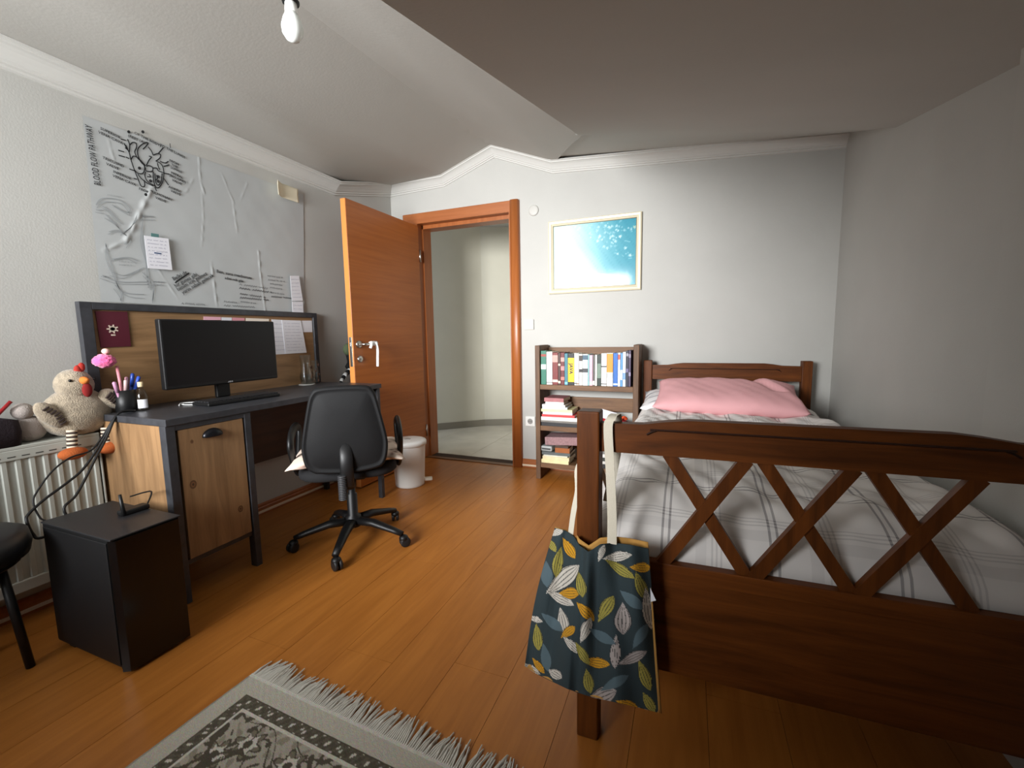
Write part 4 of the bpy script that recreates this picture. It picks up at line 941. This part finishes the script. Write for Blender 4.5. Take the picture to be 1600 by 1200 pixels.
def lying(x0, x1, z, t, col, label, rz=0, y0=None, dep=.17, group='books lying on the lower shelves', pages=True):
    y0 = SY0+.012 if y0 is None else y0
    b = thing('book', ((x0+x1)/2, y0+dep/2, z), label, 'book', group)
    M = Matrix.Translation(((x0+x1)/2, y0+dep/2, 0)) @ Matrix.Rotation(math.radians(rz), 4, 'Z') @ Matrix.Translation((-(x0+x1)/2, -y0-dep/2, 0))
    ct = min(.0022, t*.18); bm = BM()
    addbox(bm, (x0, y0, z), (x1, y0+dep, z+ct), 0, M); addbox(bm, (x0, y0, z+t-ct), (x1, y0+dep, z+t), 0, M); addbox(bm, (x0, y0, z+ct), (x1, y0+.003, z+t-ct), 0, M)
    tobj('cover', bm, cover_mat(col), b)
    tobj('pages', box((x0+.003, y0+.003, z+ct), (x1-.003, y0+dep-.003, z+t-ct), 0, M), pgm, b)
    return b
z = SZ[1]+.036
for x0, x1, t, c, lb, rz in [(-.995, -.70, .026, (44, 44, 46), 'black-spined magazine at the bottom of the middle shelf stack', 0), (-.998, -.705, .014, (120, 116, 110), 'thin grey magazine second from the bottom of the middle stack', -1),
        (-.997, -.72, .026, (232, 232, 224), 'thick white book under the red one in the middle stack', 1), (-.99, -.745, .018, (214, 70, 70), 'red book in the middle of the middle shelf stack', 0),
        (-.985, -.765, .018, (226, 222, 230), 'pale lilac-white book resting on the red one', 2), (-.994, -.76, .020, (232, 226, 170), 'pale yellow book in the middle shelf stack', -1),
        (-.988, -.80, .016, (206, 222, 226), 'thin pale blue-white notebook on the yellow book', 1), (-.986, -.81, .016, (236, 234, 230), 'thin white notebook near the top of the middle stack', -2)]:
    lying(x0, x1, z, t, c, lb, rz); z += t+.0006
bm = BM(); addbox(bm, (-.965, SY0+.02, z), (-.83, SY0+.16, z+.022)); b_ = lying(-.965, -.83, z, .02, (234, 230, 224), 'small white-edged diary under the pink floral diary', 3); bm.free(); z += .0206
lying(-.968, -.82, z, .028, (168, 110, 112), 'pink floral diary on top of the middle shelf stack', -3)
zz = SZ[1]+.036
for x0, x1, t, c, lb in [(-.68, -.36, .02, (70, 72, 76), 'dark grey magazine lying on the right half of the middle shelf'), (-.675, -.37, .018, (150, 150, 154), 'light grey magazine on the right half of the middle shelf')]:
    lying(x0, x1, zz, t, c, lb); zz += t+.0006
bm = BM(); grid(bm, lambda u, v: Vector((-.60+.21*u, SY0+.03+.12*v, zz+.003+.035*math.sin(math.pi*v)*math.sin(math.pi*u)**.5*(1+.3*math.sin(u*17)))), 24, 10)
oo = tobj('red_pouch', bm, mat('red_cloth', (206, 40, 52), .8), label='crumpled red cloth pouch on the middle shelf behind the bed post', cat='pouch', smooth=True); oo.modifiers.new('s', 'SOLIDIFY').thickness = .002
M = Matrix.Translation((-.515, SY0+.06, zz+.055)) @ Matrix.Rotation(math.radians(14), 4, 'Y') @ Matrix.Rotation(math.radians(-35), 4, 'X')
tobj('white_card', box((-.055, -.004, -.032), (.055, .004, .032), .001, M), paper_m, label='white card box leaning on the red pouch', cat='card')
bm = BM(); tube(bm, crom([(-.46, SY0+.05, zz+.012), (-.43, SY0+.03, zz+.03), (-.405, SY0+.04, zz+.05), (-.39, SY0+.07, zz+.03)]), .012, 8, flat=(1, .6)); tobj('orange_strap', bm, mat('orange_strap', (232, 92, 50), .7), label='bright orange strap beside the red pouch on the middle shelf', cat='strap', smooth=True)
z = SZ[2]+.036
for x0, x1, t, c, lb, rz in [(-.997, -.79, .026, (236, 222, 170), 'cream book at the very bottom of the lowest shelf stack', 0), (-.985, -.78, .024, (232, 214, 172), 'cream-yellow book second from the bottom of the lowest stack', -3), (-.98, -.80, .010, (214, 214, 196), 'thin pale pad in the lowest stack', 1), (-.992, -.78, .022, (92, 98, 98), 'dark grey book carrying the grey case on the lowest shelf', 0)]:
    lying(x0, x1, z, t, c, lb, rz); z += t+.0006
M = Matrix.Translation((-.955, SY0+.09, z+.021)) @ Matrix.Rotation(math.radians(-4), 4, 'Z')
gc = thing('grey_case', (-.955, SY0+.09, z), 'light grey plastic case with dark slot on the lowest shelf', 'case')
tobj('case_body', box((-.045, -.075, -.02), (.045, .075, .02), .01, M), mat('grey_case', (168, 172, 170), .45), gc); tobj('slot', box((-.034, -.0765, -.007), (.034, -.0745, .005), .0005, M), mat('slot_dark', (70, 72, 72), .6), gc)
lying(-.893, -.785, z, .036, (156, 88, 40), 'small tan leather book beside the grey case', 2, dep=.13); lying(-.888, -.79, z+.0366, .018, (72, 54, 44), 'small dark brown book on the tan leather one', -2, dep=.13)
M = Matrix.Translation((-.80, SY0+.10, z+.088)) @ Matrix.Rotation(math.radians(-3.2), 4, 'Y')
tobj('storage_box', box((-.17, -.085, -.03), (.20, .085, .03), .003, M), mat('mauve_box', (150, 118, 120), .75, var=.1, vscale=70), label='flat mauve patterned box tilted on top of the lowest shelf', cat='box')
z = SZ[2]+.036
for k, (c, t, lb) in enumerate([((40, 40, 42), .03, 'black magazine at the bottom right of the lowest shelf'), ((214, 212, 206), .02, 'white magazine at the lower right of the lowest shelf'), ((56, 60, 54), .026, 'dark green-black magazine in the lower right stack'), ((222, 222, 218), .024, 'white catalogue on the lower right stack')]):
    lying(-.62, -.35, z, t, c, lb); z += t+.0006

# ------------------------------------------------------------------ bed
BR = math.radians(.9)
bd = thing('bed', (-.225, 1.078, 0), 'dark walnut single bed with crossed lattice headboard and footboard', 'bed', rz=BR)
BW, BLn = .935, 2.085
P = .056
L_ = lambda name, bm, m_, par=bd, smooth=False: tobj(name, bm, m_, par, world=False, smooth=smooth)
def board(y, zr0, zr1, foot):
    for x in (0, BW): L_('post', box((x-P/2, y-P/2, 0), (x+P/2, y+P/2, .885), .004), bed_z)
    xa, xb = P/2, BW-P/2
    xs = [xa, xa+.10, xa+.155, xa+.20, xb-.20, xb-.155, xb-.10, xb]; zs = [zr1-.016, zr1-.014, zr1-.005, zr1, zr1, zr1-.005, zr1-.014, zr1-.016]
    bm = BM(); prism(bm, [(xa, y-.014, zr0), (xb, y-.014, zr0)]+[(x, y-.014, z) for x, z in list(zip(xs, zs))[::-1]], (0, .028, 0)); rail = L_('top_rail', bm, bed_x)
    zg = (zr0+zr1)/2+.012
    bm = BM(); tube(bm, crom([(xa+.11, y-.0145, zg-.006), (xa+.13, y-.0145, zg+.004), (xa+.17, y-.0145, zg+.006), (xb-.17, y-.0145, zg+.006), (xb-.13, y-.0145, zg+.004), (xb-.11, y-.0145, zg-.006)]), .005, 6, flat=(1, .5)); L_('carved_groove', bm, mat('groove_brown', (48, 24, 12), .6), rail)  # groove drawn as a darker brown bead along the rail
    zl = .518
    L_('bottom_rail', box((xa, y-.013, zl-.04), (xb, y+.013, zl), .002), bed_x)
    L_('panel', box((xa, y-.010, .235), (xb, y+.010, zl-.04), .001), bed_x)
    cx = (xa+xb)/2; sw_ = .014
    for k in range(3):
        c = cx+(k-1)*.198
        for s, yo in ((1, 0.003), (-1, -.003)):
            a = Vector((c-s*.083, y+yo, zr0+.004)); b = Vector((c+s*.092, y+yo, zl-.004)); t = (b-a).normalized(); n_ = Vector((-t.z, 0, t.x))*sw_
            bm = BM(); prism(bm, [a+n_-Vector((0, .009, 0)), a-n_-Vector((0, .009, 0)), b-n_-Vector((0, .009, 0)), b+n_-Vector((0, .009, 0))], (0, .018, 0)); L_('lattice_slat', bm, bed_z)
board(0, .785, .872, True); board(BLn, .757, .868, False)
for x in (-.012, BW-.012): L_('side_rail', box((x, P/2, .27), (x+.024, BLn-P/2, .42), .003), bed_y)
for k in range(9): L_('bed_slat', box((.012, .15+k*.22, .30), (BW-.012, .24+k*.22, .318)), bed_x)
# bedding (kept in the bed's frame through world transform)
BMx = Matrix.Translation((-.225, 1.078, 0)) @ Matrix.Rotation(BR, 4, 'Z')
def bw(bm): bmesh.ops.transform(bm, matrix=BMx, verts=bm.verts); return bm
bm = box((.016, .035, .318), (BW-.016, BLn-.035, .50), .03)
tobj('mattress', bw(bm), mat('mattress_ticking', (216, 212, 204), .9), label='white mattress under the plaid duvet', cat='mattress')
def duvet(u, v):
    x = -.05+(BW+.06)*u; y = .022+2.02*v
    e = min(1, max(0, (u)/.10)); e2 = min(1, max(0, (1-u)/.06)); f_ = min(1, v/.10)
    sh = lambda t: (1-(1-t)**2)**.5
    z = .508+.105*sh(f_)*(.85+.15*e)
    z += .016*rug_cloth_noise(u*3.1+.4, v*4.2)*f_+.007*math.sin(u*19+v*23)*f_+.02*math.exp(-((u-.35)/.25)**2-((v-.25)/.15)**2)
    z -= (1-sh(e))*.20; z -= (1-sh(e2))*.12
    x += .012*math.sin(v*17)*(1-e)
    return Vector((x, y+.004*math.sin(u*11)*f_, z))
bm = BM(); grid(bm, duvet, 90, 150)
dv = tobj('duvet', bw(bm), None or mat('plaid_cotton', (226, 222, 218), .9), label='white plaid duvet with grey stripes spread over the bed', cat='duvet', smooth=True)
dv.modifiers.new('s', 'SOLIDIFY').thickness = .012; dv.modifiers['s'].offset = 1
# plaid from stretched coordinates
M_ = MATS['plaid_cotton']; N = M_.node_tree.nodes; Lk = M_.node_tree.links
tc = N.new('ShaderNodeTexCoord'); sx = N.new('ShaderNodeSeparateXYZ'); Lk.new(tc.outputs['Object'], sx.inputs[0])
def stripe(sock, period, off, lines):
    tot = None
    md = N.new('ShaderNodeMath'); md.operation = 'ADD'; md.inputs[1].default_value = off+10*period; Lk.new(sock, md.inputs[0])
    mo = N.new('ShaderNodeMath'); mo.operation = 'MODULO'; mo.inputs[1].default_value = period; Lk.new(md.outputs[0], mo.inputs[0])
    for c, w, a in lines:
        s = N.new('ShaderNodeMath'); s.operation = 'COMPARE'; s.inputs[1].default_value = c; s.inputs[2].default_value = w; Lk.new(mo.outputs[0], s.inputs[0])
        k = N.new('ShaderNodeMath'); k.operation = 'MULTIPLY'; k.inputs[1].default_value = a; Lk.new(s.outputs[0], k.inputs[0])
        if tot is None: tot = k.outputs[0]
        else:
            ad = N.new('ShaderNodeMath'); ad.operation = 'ADD'; Lk.new(tot, ad.inputs[0]); Lk.new(k.outputs[0], ad.inputs[1]); tot = ad.outputs[0]
    return tot
lines = [(.02, .0028, .62), (.036, .0028, .62), (.11, .012, .12), (.135, .002, .25), (.145, .002, .25), (.155, .002, .25)]
a = stripe(sx.outputs[0], .24, .03, lines); b = stripe(sx.outputs[1], .27, .0, lines)
ad = N.new('ShaderNodeMath'); ad.operation = 'ADD'; Lk.new(a, ad.inputs[0]); Lk.new(b, ad.inputs[1])
rp = N.new('ShaderNodeValToRGB'); rp.color_ramp.elements[0].color = rgb(228, 224, 220); rp.color_ramp.elements[1].color = rgb(112, 108, 110); rp.color_ramp.elements[1].position = 1.3 if False else 1
Lk.new(ad.outputs[0], rp.inputs[0]); Lk.new(rp.outputs[0], N['Principled BSDF'].inputs['Base Color'])
# pillows
bm = pillow(BM(), .88, .42, .12, corner=.03)
M = BMx @ Matrix.Translation((.43, 1.80, .652)) @ Matrix.Rotation(math.radians(6), 4, 'X')
for v in bm.verts: v.co.z += .006*rug_cloth_noise(v.co.x*4, v.co.y*4)
bmesh.ops.transform(bm, matrix=M, verts=bm.verts)
po = tobj('printed_pillow', bm, vcol('printed_cotton', .9), label='white grey-lined pillow lying under the pink pillow', cat='pillow', smooth=True)
setcol(po, lambda i, v: rgb(150, 150, 156) if (math.sin(v.co.x*190+math.sin(v.co.y*60)*2) > .55 and math.sin(v.co.y*120+v.co.x*30) > -.3) else rgb(226, 224, 224))
bm = pillow(BM(), .77, .48, .13, n=44, corner=.05)
for v in bm.verts:
    x, y = v.co.x, v.co.y
    v.co.z += .005*rug_cloth_noise(x*3+1, y*3)-.016*math.exp(-((x-.2+.5*(y-.1))/.03)**2)*(y > -.05)+.010*math.exp(-((x-.24+.5*(y-.1))/.03)**2)
M = BMx @ Matrix.Translation((.455, 1.73, .70)) @ Matrix.Rotation(math.radians(12), 4, 'X') @ Matrix.Rotation(math.radians(-2), 4, 'Z')
bmesh.ops.transform(bm, matrix=M, verts=bm.verts)
tobj('pink_pillow', bm, mat('pink_cotton', (228, 170, 173), .85, bump=.25, bscale=250), label='large plain pink pillow propped against the headboard', cat='pillow', smooth=True)

# ------------------------------------------------------------------ tote bag on the bed post
tb = thing('tote_bag', (-.2, 1.02, .15), 'dark teal tote bag with white and mustard leaf print hanging on the bed post', 'bag')
top = [(868, 825), (884, 829), (897, 838), (906, 852), (920, 862), (938, 850), (960, 848), (985, 851), (1013, 857)]
bot = [(820, 1040), (838, 1052), (862, 1064), (888, 1076), (905, 1082), (930, 1090), (965, 1097), (1000, 1105), (1033, 1114)]
yy = [1.075, 1.06, 1.03, 1.0, .992, .985, .99, 1.0, 1.012]
def samp(L, t):
    t *= len(L)-1; i = min(int(t), len(L)-2); f = t-i
    f2 = f*f*(3-2*f) if False else f
    if isinstance(L[0], tuple): return tuple(a+(b-a)*f2 for a, b in zip(L[i], L[i+1]))
    return L[i]+(L[i+1]-L[i])*f2
NU, NV = 230, 290
bagpx = []
def bagp(u, v):
    p = samp(top, u); q = samp(bot, u); w = .25*math.sin(math.pi*v)
    x = p[0]+(q[0]-p[0])*v-6*math.sin(math.pi*v)*(u < .2)*(.2-u)*5; y = p[1]+(q[1]-p[1])*v
    yw = samp(yy, u)-.02*math.sin(math.pi*v)*math.sin(math.pi*u)-.014*math.sin(u*15+v*2.5)*(1-v*.4)-.006*math.sin(u*31-v*3)+.03*(v > 1)+.015*math.exp(-((u-.44-.05*v)/.03)**2)*(1-v)
    bagpx.append((x, y)); return on(1, yw, x, y)
bm = BM(); grid(bm, bagp, NU, NV)
front = list(bagpx)
fb = tobj('front_panel', bm, vcol('leaf_print_cotton', .9, bump=.2), tb, smooth=True)
fb.modifiers.new('s', 'SOLIDIFY').thickness = .002
WH, MU, OL, GB, GR = (206, 200, 190), (206, 150, 38), (160, 150, 72), (86, 104, 112), (170, 160, 156)
leaves = [(240, 375, -40, 165, 74, WH), (228, 462, 28, 120, 44, WH), (272, 440, 0, 80, 50, MU), (218, 292, 100, 120, 46, OL), (268, 228, 58, 95, 42, MU), (212, 155, -30, 56, 30, WH), (190, 215, 60, 56, 30, OL), (242, 570, 78, 105, 48, WH), (265, 622, -40, 70, 38, MU), (122, 645, 85, 105, 42, OL),
          (492, 268, -8, 115, 44, WH), (505, 325, 32, 135, 44, OL), (418, 252, -72, 70, 26, WH), (602, 318, 0, 80, 44, MU), (602, 405, 70, 115, 48, OL), (636, 510, 82, 160, 54, WH), (440, 512, -60, 115, 54, OL), (520, 558, 90, 122, 74, GR), (345, 525, 48, 95, 44, MU), (325, 400, 80, 100, 42, OL), (345, 612, -70, 105, 40, WH),
          (485, 712, 92, 130, 42, GR), (392, 762, 10, 115, 46, MU), (562, 742, -25, 120, 46, GR), (620, 822, 70, 125, 48, OL), (420, 922, -22, 125, 74, GR), (358, 850, 80, 95, 44, OL), (282, 682, 45, 90, 36, WH), (92, 792, 32, 80, 32, WH), (126, 778, 52, 75, 28, MU), (205, 818, 32, 62, 42, WH), (625, 1002, 26, 130, 40, WH), (640, 948, 60, 90, 40, OL),
          (165, 350, 88, 100, 46, GB), (190, 575, 40, 110, 40, GB), (420, 640, 30, 120, 40, GB), (560, 470, 40, 110, 44, GB), (160, 740, 80, 110, 40, GB), (480, 860, -30, 120, 40, GB), (600, 640, -60, 110, 40, GB), (110, 560, 20, 60, 26, WH), (540, 960, 20, 90, 40, MU), (330, 720, 60, 100, 36, OL)]
lv = [(cx, cy, math.cos(math.radians(a)), math.sin(math.radians(a)), l*.62, w*.66, c) for cx, cy, a, l, w, c in leaves]
def bagc(i, v):
    x, y = (front[i][0]-800)*3, (front[i][1]-780)*3; c = (50, 62, 66)
    for cx, cy, ca, sa, l, w, lc in lv:
        dx, dy = x-cx, y-cy
        if abs(dx) > 110 or abs(dy) > 110: continue
        t = (dx*ca+dy*sa)/l; s = (-dx*sa+dy*ca)/w
        if abs(t) < 1:
            e = (1-t*t)*(.75+.25*t)*1.15
            if abs(s) < e:
                c = lc if lc == GB else ((40, 42, 44) if abs(s) > e*.90 or (math.sin(s/e*14) > .80 and w > 14) else lc)
    return rgb(*c)
setcol(fb, bagc)
teal_m = mat('teal_cotton', (50, 62, 66), .9)
def backp(u, v):
    p = samp(top, u); q = samp(bot, u); x = p[0]+(q[0]-p[0])*v; y = p[1]+(q[1]-p[1])*v-(10 if .3 < u else 2)*(1-v)
    return on(1, samp(yy, u)+(.028 if u < .3 else .036)*math.sin(math.pi*min(1, .12+v*.88))**.5*min(1, 6*u, 8*(1-u))+.003, x, y)
bm = BM(); grid(bm, backp, 40, 40); bo = tobj('back_panel', bm, mat('mustard_lining', (186, 138, 70), .9), tb, smooth=True); bo.modifiers.new('s', 'SOLIDIFY').thickness = .002
web = mat('cream_webbing', (214, 206, 188), .9, bump=.4, bscale=500)
def strap(pts, w, nm='handle_strap'):
    bm = BM(); tube(bm, crom(pts, 6), w, 8, flat=(1, .09)); tobj(nm, bm, web, tb, smooth=True)
def ribbon(pts, wv, nm='handle_strap'):
    P_ = crom(pts, 6); bm = BM(); wv = Vector(wv)
    loft(bm, [[p-wv/2, p+wv/2, p+wv/2+Vector((0, .002, .001)), p-wv/2+Vector((0, .002, .001))] for p in P_]); tobj(nm, bm, web, tb)
cx = on(1, 1.045, 952, 700).x
ribbon([on(1, 1.0, 956, 850), on(1, 1.03, 956, 800), on(1, 1.053, 953, 730), on(1, 1.057, 950, 668), Vector((cx+.001, 1.06, .868)), Vector((cx+.004, 1.078, .874)), Vector((cx+.010, 1.098, .868)), Vector((cx+.012, 1.102, .80)), Vector((cx-.0, 1.106, .72)), Vector((cx-.015, 1.11, .64))], (.022, 0, 0))
ribbon([on(1, 1.045, 891, 838), on(1, 1.07, 896, 800), on(1, 1.085, 902, 768), Vector((-.262, 1.095, .72)), Vector((-.25, 1.118, .74)), Vector((-.215, 1.122, .74)), Vector((-.18, 1.112, .66))], (.016, -.012, 0))
tobj('care_tag', prism(BM(), [on(1, 1.012, 1016, 918), on(1, 1.012, 1025, 938), on(1, 1.012, 1017, 940)], (0, -.001, 0)), paper_m, tb)

# ------------------------------------------------------------------ rug
RA = math.radians(-2.8)
rg = thing('rug', (-1.272, .885, 0), 'cream oriental rug with grey floral border and white fringe on the floor', 'rug', rz=RA)
RW, RL = 1.15, 1.7
NX, NY = 300, 330
vis = .62
def rugpt(u, v): return Vector((RW*u, -vis*v, .009+.0006*rug_cloth_noise(u*20, v*20)))
bm = BM(); grid(bm, rugpt, NX, NY)
ro = tobj('pile', bm, vcol('rug_wool', .95, bump=.5), rg, world=False, smooth=True)
def rugc(x, d):       # x from left edge, d from the fringe edge
    e = min(x, RW-x, d)
    base = (186, 180, 166); dark = (84, 77, 65); mid = (146, 138, 122); pale = (206, 200, 188)
    if d < .012: return (206, 202, 192)
    if e < .062: return base if e > .004 else (150, 144, 132)
    if e < .066 or .098 < e < .101: return dark
    s = (x if d < x and d < RW-x else d)
    if e < .098:
        k = math.sin(s*2*math.pi/.045)*math.cos((e-.082)*150)+.5*math.sin(s*2*math.pi/.017+e*200)
        return pale if k > .75 else (dark if k < -.15 else (98, 92, 78))
    if .101 < e < .110: return pale
    w = math.sin(x*31+2.2*math.sin(d*23))+math.sin(d*34+2.0*math.sin(x*27+1))
    q = math.sin(x*83+1.7*math.sin(d*61))*math.sin(d*77+1.5*math.sin(x*67))
    if abs(w) < .10: return dark
    if e < .235:
        ph = (s % .15)/.15-.5; rr = math.hypot(ph*.15, e-.17); an = math.atan2(e-.17, ph*.15+1e-6)
        pet = .045*(.75+.25*math.cos(6*an))
        if rr < .012: return dark
        if rr < .022: return pale
        if abs(rr-pet) < .0035: return dark
        if rr < pet: return pale if math.cos(6*an+rr*90) > -.1 else (122, 114, 98)
        if abs(e-.17-.03*math.sin(s*2*math.pi/.15)) < .003: return dark
        if q > .55: return (84, 78, 66)
        return mid if q < -.5 else (172, 164, 150)
    if .235 <= e < .239 or .262 < e < .265: return dark
    if e < .262: return pale if math.sin(s*2*math.pi/.03) > 0 else (110, 104, 90)
    if q > .62: return dark
    if q < -.6: return (110, 104, 90)
    return (166, 158, 144) if w > 0 else (192, 186, 172)
setcol(ro, lambda i, v: rgb(*[c*random.uniform(.92, 1.06) for c in rugc(v.co.x, -v.co.y)]))
bm = BM(); addbox(bm, (0, -vis, .0005), (RW, 0, .008)); tobj('backing', bm, mat('rug_backing', (196, 188, 172), .95), rg, world=False)
bm = BM(); addbox(bm, (0, -RL, .0005), (RW, -vis, .0092)); tobj('near_end', bm, mat('rug_wool_plain', (160, 152, 138), .95, var=.3, vscale=30, bump=.5), rg, world=False)
bm = BM(); rnd = random.Random(3); k = 0; x = .004
while x < RW:
    ln = rnd.uniform(.055, .085); sx_ = rnd.uniform(-.012, .012)+.012*math.sin(x*40)
    pts = [(x, -.004, .008), (x+sx_*.3, ln*.4, .007+rnd.uniform(0, .004)), (x+sx_, ln, .004+rnd.uniform(0, .004))]
    tube(bm, pts, .0024, 5, rs=[.0026, .0030, .0018])
    if rnd.random() < .6: tube(bm, [(x, 0, .006), (x+sx_+rnd.uniform(-.008, .008), ln*.8, .0035)], .002, 5)
    x += .0062
tobj('fringe', bm, mat('fringe_cotton', (206, 202, 192), .9), rg, world=False, kind='stuff')

# ------------------------------------------------------------------ bulb on the ceiling
bpos = on(2, 2.005, 456, 30)
lb_ = thing('ceiling_bulb', (bpos.x, bpos.y, ZC), 'bare white bulb in a white socket hanging from the ceiling', 'lamp')
M = Matrix.Translation((bpos.x, bpos.y, bpos.z))
bm = BM(); lathe(bm, [(.004, -.062), (.018, -.056), (.028, -.040), (.030, -.022), (.024, .0), (.017, .016)], bpos, 24); tobj('bulb', bm, mat('opal_glass', (232, 236, 232), .25), lb_, smooth=True)
bm = BM(); lathe(bm, [(.017, .014), (.0175, .02), (.016, .045)], bpos, 24); tobj('bulb_collar', bm, white_m, lb_, smooth=True)
bm = BM(); lathe(bm, [(.023, .042), (.024, .045), (.024, .048), (.022, .05)], bpos, 24); tobj('socket_rim', bm, blk_m, lb_, smooth=True)
bm = BM(); lathe(bm, [(.021, .048), (.022, .06), (.020, .10), (.008, .11)], bpos, 24); tobj('socket', bm, white_m, lb_, smooth=True)
bm = BM(); tube(bm, [bpos+Vector((0, 0, .108)), Vector((bpos.x, bpos.y, zleft(bpos.x, bpos.y)))], .004, 8); tobj('cord', bm, white_m, lb_, smooth=True)
